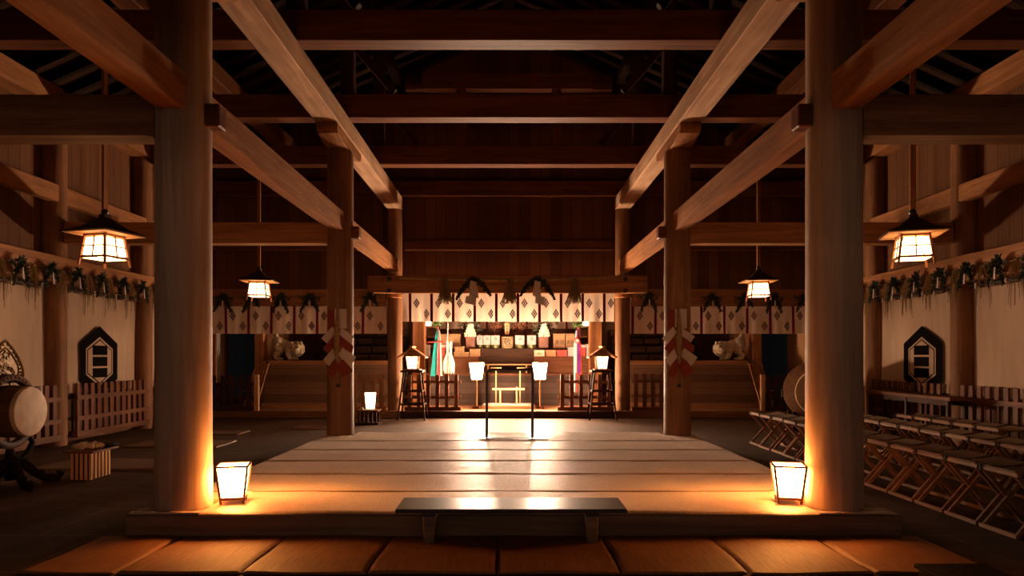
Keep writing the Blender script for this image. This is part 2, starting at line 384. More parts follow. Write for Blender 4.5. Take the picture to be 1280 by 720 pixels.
# ------------------------------------------------------------------ pillars and beams
GP = 'round pillars of the hall'
PRD = 'drum side'
desc = {(-1, 0): 'thick round wooden pillar beside the left glowing floor lamp, at the front of the platform',
        (1, 0): 'thick round wooden pillar beside the right glowing floor lamp, at the front of the platform',
        (-1, 1): 'round wooden pillar hung with red and white papers, left of the black metal stand',
        (1, 1): 'round wooden pillar hung with red and white papers, right of the black metal stand',
        (-1, 2): 'slimmer round post at the left end of the central crested curtain',
        (1, 2): 'slimmer round post at the right end of the central crested curtain'}
RAD = (.21, .20, .165)
for s in (-1, 1):
    for k, d in enumerate((D1, D2, D3)):
        r = RAD[k]; base = 0. if k < 2 else LOW; x = s * PXW
        top = 4.30 if k < 2 else 4.495
        t = thing('pillar', desc[(s, k)], 'pillar', (x, d, base), GP)
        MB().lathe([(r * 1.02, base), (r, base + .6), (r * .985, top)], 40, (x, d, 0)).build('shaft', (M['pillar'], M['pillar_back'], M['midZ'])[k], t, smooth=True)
        if k == 2:
            MB().lathe([(r + .004, 2.50), (r + .035, 2.52), (r + .035, 2.585), (r + .004, 2.60)], 32, (x, d, 0)).build('collar', M['timberZ'], t)
        else:
            # end of the tie beam's tenon showing through on the nave side
            xa = x - s * (r - .03); xb = x - s * (r + .10)
            MB().box(*sorted((xa, xb)), d - .075, d + .075, 2.98, 3.16).build('tenon', M['brownX'], t, bevel=.012)
        # boat-shaped bracket on top, carrying the eave beam
        if k < 2:
            prof = [(-.80, 4.40), (-.74, 4.36), (-.45, 4.305), (.45, 4.305), (.74, 4.36), (.80, 4.40), (.80, 4.495), (-.80, 4.495)]
            MB().prism([(x - .15, d + y, z) for y, z in prof], (.30, 0, 0)).build('bracket', M['timberY'], t, bevel=.008)
NT = {0: 'past the front pillars', 1: 'past the paper-hung pillars'}
for s in (-1, 1):
    # eave beam (the high one) running the length of the hall on the pillars
    one(MB().box(s * PXW - .165, s * PXW + .165, 2.6, 15.98, 4.50, 4.785), 'eave_beam', M['grey'],
        f'long pale upper beam running into the hall above the {SIDE[s]} pillars', 'beam', (s * PXW, 2.6, 4.5), 'long beams of the hall', bevel=.012)
    # penetrating beams between pillars
    for k, (ya, yb, ra, rb) in enumerate(((1.6, D1, 0, RAD[0]), (D1, D2, RAD[0], RAD[1]), (D2, D3, RAD[1], RAD[2]))):
        lb = (f'lower long beam running overhead from the front up to the {SIDE[s]} front pillar', f'lower long beam between the {SIDE[s]} front pillar and the paper-hung pillar behind', f'lower long beam between the {SIDE[s]} paper-hung pillar and the shrine post')[k]
        one(rbeam(MB(), (s * PXW, ya), (s * PXW, yb), .20, 3.07, 3.345, ra, rb), 'lower_beam', M['timberY'] if k else M['timberY'], lb, 'beam', (s * PXW, ya, 3.07), 'long beams of the hall')
    # tie beams out to the side walls
    for k, d in enumerate((D1, D2)):
        one(rbeam(MB(), (s * PXW, d), (s * (WX - .24), d), .24, 2.895, 3.21, RAD[k], 0), 'tie_beam', M['timberX'],
            f'horizontal tie beam from the {SIDE[s]} {"front" if k == 0 else "paper-hung"} pillar to the side wall', 'beam', (s * PXW, d, 2.895), 'tie beams to the side walls')
for k in range(1, 5):
    d = D1 + 2.57 * k
    if k == 4: d = 15.83
    one(MB().box(-6.7, 6.7, d - .135, d + .135, 4.79, 5.14), 'cross_beam', M['brownX'],
        f'dark square cross beam spanning the whole ceiling, {["", "the first from the front", "the second from the front", "the third from the front", "against the back wall"][k]}', 'beam', (0, d, 4.79), 'cross beams under the roof', bevel=.01)
    if k in (1, 2, 3):
        for s in (-1, 1):
            zt = RZ(2.45) - .23
            t = thing('roof_post', f'short upright roof post with a diagonal brace, {SIDE[s]} side, on the {["", "first", "second", "third"][k]} cross beam', 'post', (s * 2.45, d, 5.145), 'roof posts on the cross beams')
            MB().box(s * 2.45 - .10, s * 2.45 + .10, d - .10, d + .10, 5.145, zt).build('shaft', M['darkZ'], t, bevel=.008)
            MB().bar((s * 2.34, d, 5.9), (s * 1.75, d, 5.225), .10, .10).build('brace', M['darkZ'], t)
d = D1 + 2.57 * 3
one(MB().box(-1.62, 1.58, d - .1, d + .1, 6.22, 6.50).box(-1.95, -1.62, d - .06, d + .06, 6.22, 6.32).box(1.58, 1.95, d - .06, d + .06, 6.22, 6.32), 'collar_beam', M['brownX'],
    'short dark collar beam high in the roof above the third ceiling beam', 'beam', (0, d, 6.22))
for s in (-1, 1):
    one(MB().box(s * .9 - .09, s * .9 + .09, d - .09, d + .09, 5.145, 6.215), 'strut', M['brownZ'], f'dark roof strut under the {SIDE[s]} end of the short collar beam', 'strut', (s * .9, d, 5.145), 'struts under the collar beam')
# beam over the shrine front and the side beams
t = thing('shrine_beam', 'horizontal beam over the central crested curtain with iron nail covers', 'beam', (0, 15.4, 2.59))
MB().box(-3.12, 3.06, 15.42, 15.62, 2.59, 2.97).build('timber', M['timberX'], t, bevel=.012)
for x in (-2.64, 2.57):
    for z in (2.64, 2.89): MB().lathe([(.052, -.0), (.05, .012), (.02, .03), (.001, .034)], 14, (x, 15.418, z), (0, -1, 0)).build('nail_cover', M['iron'], t, smooth=True)
for s in (-1, 1):
    one(MB().box(*sorted((s * 2.78, s * 6.72)), 15.66, 15.84, 2.32, 2.70), 'side_beam', M['timberX'],
        f'horizontal beam above the {SIDE[s]} side curtain of the shrine', 'beam', (s * 4.7, 15.7, 2.32), 'shrine side beams', bevel=.01)

# ------------------------------------------------------------------ crested curtains of the shrine
def diamond(mb, x, y, z, w, h, mi):
    mb.mi = mi
    for i in range(3):
        for j in range(3):
            u = (i - 1) / 3; v = (j - 1) / 3
            cx = x + (u - v) * w / 1.0 * .5 * 1.0; cz = z + (u + v) * h * .5
            a, b = w / 6 * .86, h / 6 * .86
            mb.quad((cx, y, cz - b), (cx + a, y, cz), (cx, y, cz + b), (cx - a, y, cz))
def noren(x0, x1, y, z0, z1, first, step, label, kx):
    t = thing('crested_curtain', label, 'curtain', ((x0 + x1) / 2, y, z0), 'crested shrine curtains')
    mb = MB(); n = int((x1 - x0) / .04)
    wav = lambda x, z: y + (.020 * math.sin(x * 11 + kx) + .012 * math.sin(x * 27.3)) * (z1 - z) / (z1 - z0) 
    g = [[(x0 + (x1 - x0) * i / n) for i in range(n + 1)]]
    K = 5
    P = [[Vector((x, wav(x, z1 + (z0 - z1) * k / K), z1 + (z0 - z1) * k / K)) for k in range(K + 1)] for x in g[0]]
    for i in range(n):
        for k in range(K): mb.quad(P[i][k], P[i + 1][k], P[i + 1][k + 1], P[i][k + 1])
    bmesh.ops.remove_doubles(mb.bm, verts=mb.bm.verts, dist=1e-4)
    h = z1 - z0; xr = first; ribs = []
    while xr - step > x0: xr -= step
    q = xr - step
    while q < x1 + step:
        for fx, fz in ((.30, .655), (.755, .28)):
            px = q + step * fx
            if x0 + .06 < px < x1 - .06: diamond(mb, px, wav(px, z0 + h * fz) - .012, z0 + h * fz, .15, .235, 1)
        if x0 + .03 < q < x1 - .03: ribs.append(q)
        q += step
    mb.build('cloth', [M['noren'], M['crestbrown']], t, smooth=True, fix=False)
    for q in ribs:
        rb = MB()
        for k in range(K):
            za, zb = z1 + (z0 - z1) * k / K, z1 + (z0 - z1) * (k + 1) / K
            for a, b, mi in ((-.033, -.014, 0), (-.014, .010, 1), (.010, .030, 0)):
                rb.mi = mi; ya, yb = wav(q, za) - .010, wav(q, zb) - .010
                rb.quad((q + a, ya, za), (q + b, ya, za), (q + b, yb, zb), (q + a, yb, zb))
        rb.build('ribbon', [M['ribbon'], M['ribbon_dark']], t, fix=False)
noren(PX(503, 15.5), PX(768, 15.5), 15.52, 1.96, 2.585, PX(539.5, 15.5), 27.0 / F * 15.5, 'wide white crested curtain with red ribbons over the bright altar', .4)
noren(-6.68, PX(483.5, 15.75), 15.75, 1.70, 2.315, PX(311, 15.75), 28.6 / F * 15.75, 'white crested curtain with red ribbons over the left side platform', 1.7)
noren(PX(787.5, 15.75), 6.68, 15.75, 1.70, 2.315, PX(819.5, 15.75), 28.6 / F * 15.75, 'white crested curtain with red ribbons over the right side platform', 2.9)

# twisted rope over the central curtain
def twist(mb, a, b, r, turns, sag=0., strands=3, n=None):
    a, b = Vector(a), Vector(b); n = n or turns * 8
    d = (b - a).normalized(); u = Vector((0, 0, 1)); v = d.cross(u).normalized(); u = v.cross(d)
    for k in range(strands):
        pts = []
        for i in range(n + 1):
            f = i / n; ph = 2 * math.pi * (turns * f + k / strands)
            pts.append(a + (b - a) * f + Vector((0, 0, -sag * math.sin(math.pi * f))) + (u * math.cos(ph) + v * math.sin(ph)) * r * .55)
        mb.tube(pts, r * .62, 6)
    return mb
one(twist(MB(), (PX(500, 15.4), 15.36, 2.915), (PX(780, 15.4), 15.36, 2.935), .034, 44, .05), 'straw_rope', M['rope'], 'twisted straw rope stretched along the beam above the central crested curtain', 'rope', (0, 15.36, 2.9), smooth=True)
def straw_tassel(name, c, h, w, n, label, group, seed, mat='straw', flare=1.0):
    rnd = random.Random(seed); mb = MB(); c = Vector(c)
    for i in range(n):
        a = rnd.uniform(0, 6.28); rr = math.sqrt(rnd.random())
        x, y = math.cos(a) * rr, math.sin(a) * rr
        p0 = c + Vector((x * w * .35, y * w * .25, 0)); L = h * rnd.uniform(.72, 1.0)
        mb.tube([p0, p0 + Vector((x * w * .15, y * w * .1, -L * .5)), p0 + Vector((x * w * .55 * flare, y * w * .3, -L))], [.008, .008, .005], 4)
    mb.ball(c, w * .38, 10, (1, .8, .5))
    return one(mb, name, M[mat], label, 'tassel', tuple(c), group)
for i, px in enumerate((557, 637.5, 718)):
    straw_tassel('hanging_tassel', (PX(px, 15.25), 15.245, 2.87), .55, .19, 110, f'straw tassel on the rope over the central curtain, {("left", "middle", "right")[i]} of the three', 'tassels on the central rope', i)
def leaf_strip(mb, p, q, w):
    p, q = Vector(p), Vector(q); d = (q - p); n = d.cross(Vector((random.uniform(-1, 1), random.uniform(-.4, 1) - 1, random.uniform(-.6, .6)))).normalized() * w / 2; m = p + d * .45
    mb.quad(p, m + n, q, m - n)
def fern(px, lab, gap):
    d = 15.28; x = PX(px, d); z = 2.90
    t = thing('hanging_wreath', lab, 'wreath', (x, d, z), 'fern wreaths on the central rope')
    mb = MB()
    for s in (-1, 1):
        a = Vector((x + s * .02, d, z)); b = Vector((x + s * .37, d - .02, z - .43 + (.06 if s * gap > 0 else -.02)))
        pts = [a + (b - a) * f + Vector((s * .02 * math.sin(math.pi * f), 0, .03 * math.sin(math.pi * f))) for f in (i / 16 for i in range(17))]
        mb.tube(pts, .007, 5)
        for i, p in enumerate(pts):
            for k in range(14):
                L = .13 * (1 - .75 * i / 16)
                leaf_strip(mb, p, p + Vector((random.uniform(-1, 1), random.uniform(-.5, .2), random.uniform(-1.3, .5))) * L, .05)
    mb.build('fronds', M['fern'], t, fix=False)
    sh = MB(); w = .15; 
    zz = [(0.0, 0.0, 0), (.01, -.17, 1), (-.06, -.33, 2)]
    for i, (ox, oz, k) in enumerate(zz):
        ww = .13 + .04 * i
        sh.prism([(x + ox * gap - ww / 2, d - .05 - .012 * i, z - .06 + oz), (x + ox * gap + ww / 2, d - .05 - .012 * i, z - .06 + oz - .03), (x + ox * gap + ww / 2 + .02 * gap, d - .05 - .012 * i, z - .25 + oz - .03), (x + ox * gap - ww / 2 - .02, d - .05 - .012 * i, z - .22 + oz)], (0, .003, 0))
    sh.build('paper_streamer', M['paper_white'], t)
fern(592, 'dark fern wreath with white paper streamer over the central curtain, left one', 1)
fern(672, 'dark fern wreath with white paper streamer over the central curtain, right one', -1)

# sprigs along the side beams and walls
def make_sprig(seed):
    rnd = random.Random(seed); random.seed(seed)
    t = thing('hanging_sprig', 'x', 'sprig', (0, 0, 0), None, local=True)
    mb = MB()
    for s in (-1, 1):
        a = Vector((s * .01, -.02, .02)); b = Vector((s * rnd.uniform(.12, .235), -.03, -rnd.uniform(.14, .34)))
        for i in range(15):
            f = i / 14; p = a + (b - a) * f + Vector((s * .005 * math.sin(math.pi * f), 0, .015 * math.sin(math.pi * f)))
            for k in range(11):
                leaf_strip(mb, p, p + Vector((rnd.uniform(-1, 1), rnd.uniform(-.7, .4), rnd.uniform(-1.2, .7))) * .10 * (1 - .6 * f), .022)
    for k in range(30):
        leaf_strip(mb, (0, -.02, .02), (rnd.uniform(-.09, .09), rnd.uniform(-.08, .02), rnd.uniform(-.04, .12)), .03)
    for k in range(50):                      # loose leaves trailing along the rope
        px = rnd.uniform(-.21, .21); leaf_strip(mb, (px, -.015, .01), (px + rnd.uniform(-.07, .07), -.03, rnd.uniform(-.10, .05)), .018)
    mb.build('leaves', M['leaf'], t, fix=False)
    MB().prism([(-.013, -.05, -.06), (.013, -.05, -.06), (.022, -.06, -.22), (-.012, -.06, -.21)], (0, .002, 0)).build('paper_strip', M['paper_white'], t)
    return t
protos = [make_sprig(11), make_sprig(12), make_sprig(13)]; used = [False] * 3; cnt = 0
def sprig(at, rz, label, group, sc=1.):
    global cnt
    k = cnt % 3; cnt += 1
    o = protos[k] if not used[k] else copy_tree(protos[k]); used[k] = True
    return place(o, at, rz, label, group, (sc, sc, sc))
for s, xs in ((-1, (280, 316, 352, 388, 466)), (1, (808, 849, 890, 931, 967, 1006))):
    n = len(xs)
    for i, px in enumerate(xs if s < 0 else xs):
        if px in (849,): continue
        sprig((PX(px, 15.6), 15.33 if px in (466, 808) else 15.58, 2.50), 0., f'evergreen sprig over the {SIDE[s]} side curtain, {("first", "second", "third", "fourth", "fifth", "sixth")[i]} from its left end', f'sprigs over the {SIDE[s]} side curtain', 1.15)
WXI = WX - .26
def wall_tassel(y, s, i, n, seed):
    rnd = random.Random(seed); mb = MB(); c = Vector((s * (WXI - .03), y, 2.44))
    for k in range(16):
        L = rnd.uniform(.18, .62); dy = rnd.uniform(-.16, .16)
        mb.tube([c + Vector((rnd.uniform(-.01, .01), dy * .3, .03)), c + Vector((0, dy, -L * .5)), c + Vector((0, dy * 1.2, -L))], [.007, .005, .003], 4)
    mb.tube([c + Vector((0, -.03, .02)), c + Vector((0, .03, .02))], .013, 6)
    one(mb, 'hanging_straw', M['straw'], f'thin straws hanging from the {SIDE[s]} wall rope, {nth(i, n, 0)} bunch from the shrine', 'fringe', tuple(c), f'straws on the {SIDE[s]} wall rope')
for s in (-1, 1):
    mb = MB()
    ys = [13.9 - .63 * i for i in range(9)]
    pts = []
    y = 15.3
    while y > 8.3:
        pts.append(Vector((s * (WXI + .024), y, 2.475 + .018 * math.sin(y * 10)))); y -= .1
    one(MB().tube(pts, .011, 6), 'hanging_rope', M['rope'], f'thin straw rope strung along the {SIDE[s]} wall beam', 'rope', (s * WXI, 12, 2.475))
    for i, y in enumerate(ys):
        sprig((s * (WXI - .045), y, 2.46), -s * math.pi / 2 if s > 0 else math.pi / 2, f'evergreen sprig with a white paper strip on the {SIDE[s]} wall rope, {nth(i, 9, 0)} from the shrine', f'sprigs on the {SIDE[s]} wall rope', 1.05)
        if i < 8: wall_tassel(y - .31, s, i, 8, i + 50 * (s + 2))

# ------------------------------------------------------------------ white wall curtains
def hexa(cy, cz, hw, ha, hs): return [(cy - hw, cz - hs), (cy, cz - ha), (cy + hw, cz - hs), (cy + hw, cz + hs), (cy, cz + ha), (cy - hw, cz + hs)]
for s in (-1, 1):
    for k in range(3):
        ya, yb = 8.1 + 2.57 * k + .19, 8.1 + 2.57 * (k + 1) - .19
        crest = k == 1
        t = thing('wall_curtain', f'white curtain on the {SIDE[s]} wall, ' + ('with a black hexagon crest' if crest else ('plain, in the bay nearest the viewer' if k == 0 else 'plain, in the bay beside the shrine')), 'curtain', (s * WX, (ya + yb) / 2, .62), 'white wall curtains')
        mb = MB(); n = 60; z1, z0 = 2.20, .60
        xw = lambda y, z: s * (WX + .015 - .02 * math.sin(y * 5.1 + k * 2 + s) * (z1 - z) / (z1 - z0))
        for i in range(n):
            u, v = ya + (yb - ya) * i / n, ya + (yb - ya) * (i + 1) / n
            for q in range(4):
                za, zb = z1 + (z0 - z1) * q / 4, z1 + (z0 - z1) * (q + 1) / 4
                mb.quad((xw(u, za), u, za), (xw(v, za), v, za), (xw(v, zb), v, zb), (xw(u, zb), u, zb))
        bmesh.ops.remove_doubles(mb.bm, verts=mb.bm.verts, dist=1e-4)
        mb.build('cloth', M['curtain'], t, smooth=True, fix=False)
        rod = MB().tube([(s * (WX - .04), ya - .0, 2.245), (s * (WX - .04), yb + .0, 2.245)], .022, 8); rod.build('rod', M['black'], t)
        for i in range(7):
            y = ya + (yb - ya) * (i + .5) / 7
            MB().box(*sorted((s * (WX - .068), s * (WX - .010))), y - .022, y + .022, 2.19, 2.272).build('loop', M['white'], t)
        if crest:
            cy, cz = (11.83 if s < 0 else 11.72), 1.10
            x0 = s * (WX - .026)
            mb = MB()
            def flat(poly, lift, mi):
                mb.mi = mi; mb.quad(*[(x0 - s * lift, y, z) for y, z in poly])
            flat(hexa(cy, cz, .54, .60, .31), .0, 0)
            flat(hexa(cy, cz, .385, .415, .215), .004, 1)
            flat(hexa(cy, cz, .355, .38, .195), .006, 0)
            flat(hexa(cy, cz, .335, .355, .185), .008, 1)
            for j in (-1, 0, 1): flat([(cy - .215, cz + j * .19 - .08), (cy + .215, cz + j * .19 - .08), (cy + .215, cz + j * .19 + .08), (cy - .215, cz + j * .19 + .08)], .010, 0)
            mb.build('crest', [M['crest'], M['curtain']], t, fix=False)

# ------------------------------------------------------------------ fences
def fence(mb_name, a, b, z0, z1, npick, label, cat='fence', mat='brown', group='low wooden fences', rails=(.28, .72), pw=.09, posts=True, th=.035):
    """pickets between a and b (x, y), two rails; each picket and rail its own part"""
    a, b = Vector((*a, 0)), Vector((*b, 0)); L = (b - a).length; d = (b - a) / L; ang = math.atan2(d.y, d.x); nrm = Vector((-d.y, d.x, 0))
    t = thing('wooden_fence', label, cat, ((a.x + b.x) / 2, (a.y + b.y) / 2, z0), group)
    h = z1 - z0
    for i in range(npick):
        c = a + d * (L * (i + .5) / npick)
        MB().box(c.x - pw / 2, c.x + pw / 2, c.y - th / 2, c.y + th / 2, z0 + .02, z1, (0, 0, ang)).build('picket', M[mat + 'Z'], t, bevel=.006)
    for f in rails:
        z = z0 + h * f
        p, q = a + nrm * (th * .5 + .016), b + nrm * (th * .5 + .016)
        MB().bar((p.x, p.y, z), (q.x, q.y, z), .03, .07).build('rail', M[mat + 'X'] if abs(d.x) > .5 else M[mat + 'Y'], t)
    MB().bar((a.x, a.y, z0 + .045), (b.x, b.y, z0 + .045), .09, .09).build('bottom_rail', M[mat + 'X'] if abs(d.x) > .5 else M[mat + 'Y'], t)
    return t
FY = 15.66
# side walls
for s in (-1, 1):
    for k in (0, 1, 2):
        ya, yb = 8.1 + 2.57 * k + .2, 8.1 + 2.57 * (k + 1) - .2
        if k == 2: yb -= .15
        fence('f', (s * (WX - .2), ya if s > 0 else yb), (s * (WX - .2), yb if s > 0 else ya), LOW + .1, .76, 12, f'low slatted fence along the {SIDE[s]} wall, in the bay {("nearest the viewer", "under the black crest", "beside the shrine")[k]}', mat='brown', pw=.10, rails=(.35, .74))
# shrine front: inner pair, outer pair and side gates
zf = -.03
fence('f', (PX(506, FY), FY), (PX(576, FY), FY), zf, .78, 6, 'dark picket fence under the teal ribbons, left of the bright altar opening', mat='brown', rails=(.38, .80))
fence('f', (PX(697, FY), FY), (PX(767, FY), FY), zf, .78, 6, 'dark picket fence under the purple ribbons, right of the bright altar opening', mat='brown', rails=(.38, .80))
fence('f', (PX(438, FY), FY), (PX(482, FY), FY), zf, .80, 4, 'short picket fence behind the small glowing table lantern', mat='timber', rails=(.40, .80))
fence('f', (PX(790, FY), FY), (PX(832, FY), FY), zf, .80, 4, 'short picket fence behind the right roofed post lantern', mat='brown', rails=(.40, .80))
fence('f', (-6.70, FY), (PX(317, FY), FY), zf, .76, 5, 'picket fence before the dark opening at the left end of the shrine', mat='dark', rails=(.36, .76))
fence('f', (PX(956, FY), FY), (6.70, FY), zf, .76, 6, 'picket fence before the dark opening at the right end of the shrine', mat='dark', rails=(.36, .76))
for s, px in ((-1, 321), (1, 953)):
    one(MB().box(PX(px, FY) - .045, PX(px, FY) + .045, FY - .05, FY + .05, zf, .78), 'gate_post', M['paleZ'], f'pale square gate post at the {SIDE[s]} end of the shrine', 'post', (PX(px, FY), FY, zf), 'pale gate posts', bevel=.005)
one(MB().box(-2.38, 2.38, 15.40, 15.555, LOW, -.02), 'threshold_beam', M['darkX'], 'dark threshold beam on the floor across the bright altar opening', 'beam', (0, 15.5, LOW), bevel=.01)

# ------------------------------------------------------------------ platform edge and mats
t = thing('step_beam', 'thick wooden sill forming the front edge of the matted platform', 'step', (0, 5.24, LOW))
MB().box(-2.88, 2.95, 5.235, 5.495, LOW, -.004).build('timber', M['sill'], t, bevel=.012)
def mat_strip(x0, x1, y0, y1, z, th, name, mat, label, group, along='X', wob=.004, seed=0):
    """a woven mat as a thin slab with a slightly wavy top and rounded long edges"""
    rnd = random.Random(seed); ph = [rnd.uniform(0, 6) for _ in range(6)]
    nx, ny = (64, 34) if along == 'X' else (34, 40)
    mb = MB()
    def top(u, v):
        e = min(u, 1 - u) if along == 'Y' else min(v, 1 - v)
        bow = th * (1 - max(0, 1 - e / .03) ** 2 * .75)
        x, y = x0 + (x1 - x0) * u, y0 + (y1 - y0) * v
        return Vector((x + .006 * math.sin(y * 7 + ph[4]), y + .006 * math.sin(x * 5 + ph[5]), z + bow + wob * (math.sin(x * 3.1 + ph[0]) * math.sin(y * 4.3 + ph[1]) + .6 * math.sin(x * 7.7 + y * 3 + ph[2])) * .5))
    T = [[top(i / nx, j / ny) for j in range(ny + 1)] for i in range(nx + 1)]
    Bv = [[Vector((p.x, p.y, z)) for p in r] for r in T]
    tv = [[mb.bm.verts.new(p) for p in r] for r in T]; bv = [[mb.bm.verts.new(p) for p in r] for r in Bv]
    f = mb.bm.faces.new
    for i in range(nx):
        for j in range(ny):
            f((tv[i][j], tv[i + 1][j], tv[i + 1][j + 1], tv[i][j + 1])); f((bv[i][j], bv[i][j + 1], bv[i + 1][j + 1], bv[i + 1][j]))
    for i in range(nx):
        f((tv[i][0], bv[i][0], bv[i + 1][0], tv[i + 1][0])); f((tv[i][ny], tv[i + 1][ny], bv[i + 1][ny], bv[i][ny]))
    for j in range(ny):
        f((tv[0][j], tv[0][j + 1], bv[0][j + 1], bv[0][j])); f((tv[nx][j], bv[nx][j], bv[nx][j + 1], tv[nx][j + 1]))
    return one(mb, name, mat, label, 'mat', ((x0 + x1) / 2, (y0 + y1) / 2, z), group, smooth=True)
edges = [5.26, 6.09, 7.01, 7.90, 8.83, 9.78, 10.92]
for i in range(6):
    y0, y1 = edges[i], edges[i + 1]
    hw = 2.74 if 0 < i < 5 else 2.33
    mat_strip(-hw, hw, y0 + (.006 if i else .0), y1 - .018, -.003 if i == 0 else -.012, .014 if i == 0 else .019, 'straw_mat', M['goza'], f'wide straw mat on the platform, {nth(i, 6, 0)} row counted from the front sill' if i else 'wide straw mat on the platform in the front row, between the two floor lamps', 'straw mats on the platform', 'X', .006, i)
for s in (-1, 1):   # pieces beside the pillars
    mat_strip(*sorted((s * 2.335, s * 2.74)), 9.79, 10.44, -.012, .018, 'straw_mat', M['goza'], f'small straw mat piece before the {SIDE[s]} paper-hung pillar', 'straw mats on the platform', 'X', .003, 25 + s)
    mat_strip(*sorted((s * 2.335, s * 2.80)), 5.76, 6.075, -.012, .018, 'straw_mat', M['goza'], f'small straw mat piece behind the {SIDE[s]} front pillar', 'straw mats on the platform', 'X', .003, 20 + s)
    mat_strip(*sorted((s * 2.335, s * 2.86)), 5.25, 5.305, -.003, .012, 'straw_mat', M['goza'], f'narrow straw mat strip at the foot of the {SIDE[s]} front pillar', 'straw mats on the platform', 'X', .002, 30 + s)
xs = [-3.06, -2.45, -1.67, -.88, -.08, .70, 1.50, 2.28, 3.06]
for i in range(8):
    mat_strip(xs[i] + .004, xs[i + 1] - .004, 4.36, 5.225, LOW, .016, 'floor_mat', M['goza_front'], f'brown straw mat on the lower floor before the sill, {nth(i, 8, 0)} from the left', 'brown mats before the sill', 'Y', .010, 40 + i)
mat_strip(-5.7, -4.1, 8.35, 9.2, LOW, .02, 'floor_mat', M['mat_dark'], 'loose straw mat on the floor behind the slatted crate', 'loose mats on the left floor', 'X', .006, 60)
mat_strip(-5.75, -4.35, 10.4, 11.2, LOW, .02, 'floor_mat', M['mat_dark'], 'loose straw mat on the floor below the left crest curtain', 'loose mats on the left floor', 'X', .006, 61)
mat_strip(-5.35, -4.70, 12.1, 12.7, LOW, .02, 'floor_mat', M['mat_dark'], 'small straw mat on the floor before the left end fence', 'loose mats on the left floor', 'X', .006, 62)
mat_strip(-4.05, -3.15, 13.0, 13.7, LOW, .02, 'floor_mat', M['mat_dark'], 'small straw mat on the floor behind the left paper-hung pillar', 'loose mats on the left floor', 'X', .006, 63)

# ------------------------------------------------------------------ front bench, black stand, dark step
t = thing('low_bench', 'long low dark lacquered bench standing before the front sill', 'bench', (.015, 5.1, LOW + .03))
MB().box(-.81, .845, 4.98, 5.40, .064, .094).build('seat', M['lacquer'], t, bevel=.006, seg=2)
for x in (-.575, .60):
    l = MB().rings([[Vector((x + i * w, 5.03 + (j + 1) * .085, z)) for i, j in ((-1, -1), (1, -1), (1, 1), (-1, 1))] for w, z in ((.036, LOW + .018), (.044, .04), (.052, .0635))])
    l.build('leg', M['sill'], t, bevel=.004)
    MB().box(x - .05, x + .05, 5.02, 5.21, .03, .0638).build('leg_block', M['lacquer'], t)
t = thing('step_box', 'dark low wooden step box at the bottom right corner of the picture', 'step', (2.7, 4.2, LOW))
MB().box(PX(1142, 4.3), PX(1230, 4.3), 3.9, 4.3, -.115, -.09).build('top', M['soot'], t, bevel=.004)
MB().box(PX(1146, 4.3), PX(1226, 4.3), 3.92, 4.28, LOW, -.115).build('body', M['lacquer'], t)
t = thing('metal_stand', 'black metal frame stand on the mats before the altar lamps', 'stand', (0, 10.0, 0))
d = 10.0; xa, xb, zt = PX(608.5, d), PX(665.5, d), PZ(462, d)
mb = MB(); path = [(xa, d, .018)]
for k in range(7):
    a = math.pi - k / 6 * math.pi / 2; path.append((xa + .07 + .07 * math.cos(a), d, zt - .07 + .07 * math.sin(a)))
for k in range(7):
    a = math.pi / 2 - k / 6 * math.pi / 2; path.append((xb - .07 + .07 * math.cos(a), d, zt - .07 + .07 * math.sin(a)))
path.append((xb, d, .018)); mb.tube(path, .019, 10); mb.build('frame', M['black'], t, smooth=True)
MB().box(PX(597, d), PX(685, d), d - .03, d + .03, .016, .024).build('foot_bar', M['black'], t)
for x in (xa, xb): MB().box(x - .04, x + .04, d - .16, d + .16, .016, .028).build('foot', M['black'], t)
MB().box(PX(627, d), PX(646, d), d - .03, d + .03, zt + .012, zt + .045).build('label_box', M['darkX'], t, bevel=.004)

# ------------------------------------------------------------------ lamps
def floor_lamp(x, y, rz, label):
    t = thing('floor_lamp', label, 'lamp', (x, y, .018), 'glowing floor lamps', rz, True)
    b, tp, z0, z1 = .088, .118, .045, .300
    q = ((-1, -1), (1, -1), (1, 1), (-1, 1)); at = lambda i, z: Vector((q[i % 4][0], q[i % 4][1], 0)) * (b + (tp - b) * (z - z0) / (z1 - z0)) + Vector((0, 0, z))
    for i in range(4):
        p = [at(i, z0), at(i + 1, z0), at(i + 1, z1), at(i, z1)]
        c = sum(p, Vector()) / 4; n = Vector((c.x, c.y, 0)).normalized()
        MB().prism([c + (v - c) * .97 - n * .004 for v in p], n * -.003).build('paper_pane', M['lamp_floor'], t)
        MB().bar(at(i, z1 + .004), at(i, .0), .017).build('frame_post', M['brownZ'], t)
    for z, h, nm in ((z1 - .004, .014, 'top_rim'), (z0 - .004, .02, 'bottom_rim')):
        rim = MB()
        for i in range(4): rim.bar(at(i, z), at(i + 1, z), .014, h)
        rim.build(nm, M['brownX'], t)
    MB().box(-b + .012, b - .012, -b + .012, b - .012, z0 - .012, z0 - .004).build('base', M['brownX'], t)
    MB().box(*((-.10, .135) if x < 0 else (-.135, .10)), b - .05, b - .03, z0 + .005, z0 + .02).build('handle_bar', M['paleX'], t)
    return t
floor_lamp(PX(292, 5.60), 5.60, R(14), 'glowing square paper floor lamp at the foot of the left front pillar')
floor_lamp(PX(985.5, 5.60), 5.60, R(-14), 'glowing square paper floor lamp at the foot of the right front pillar')

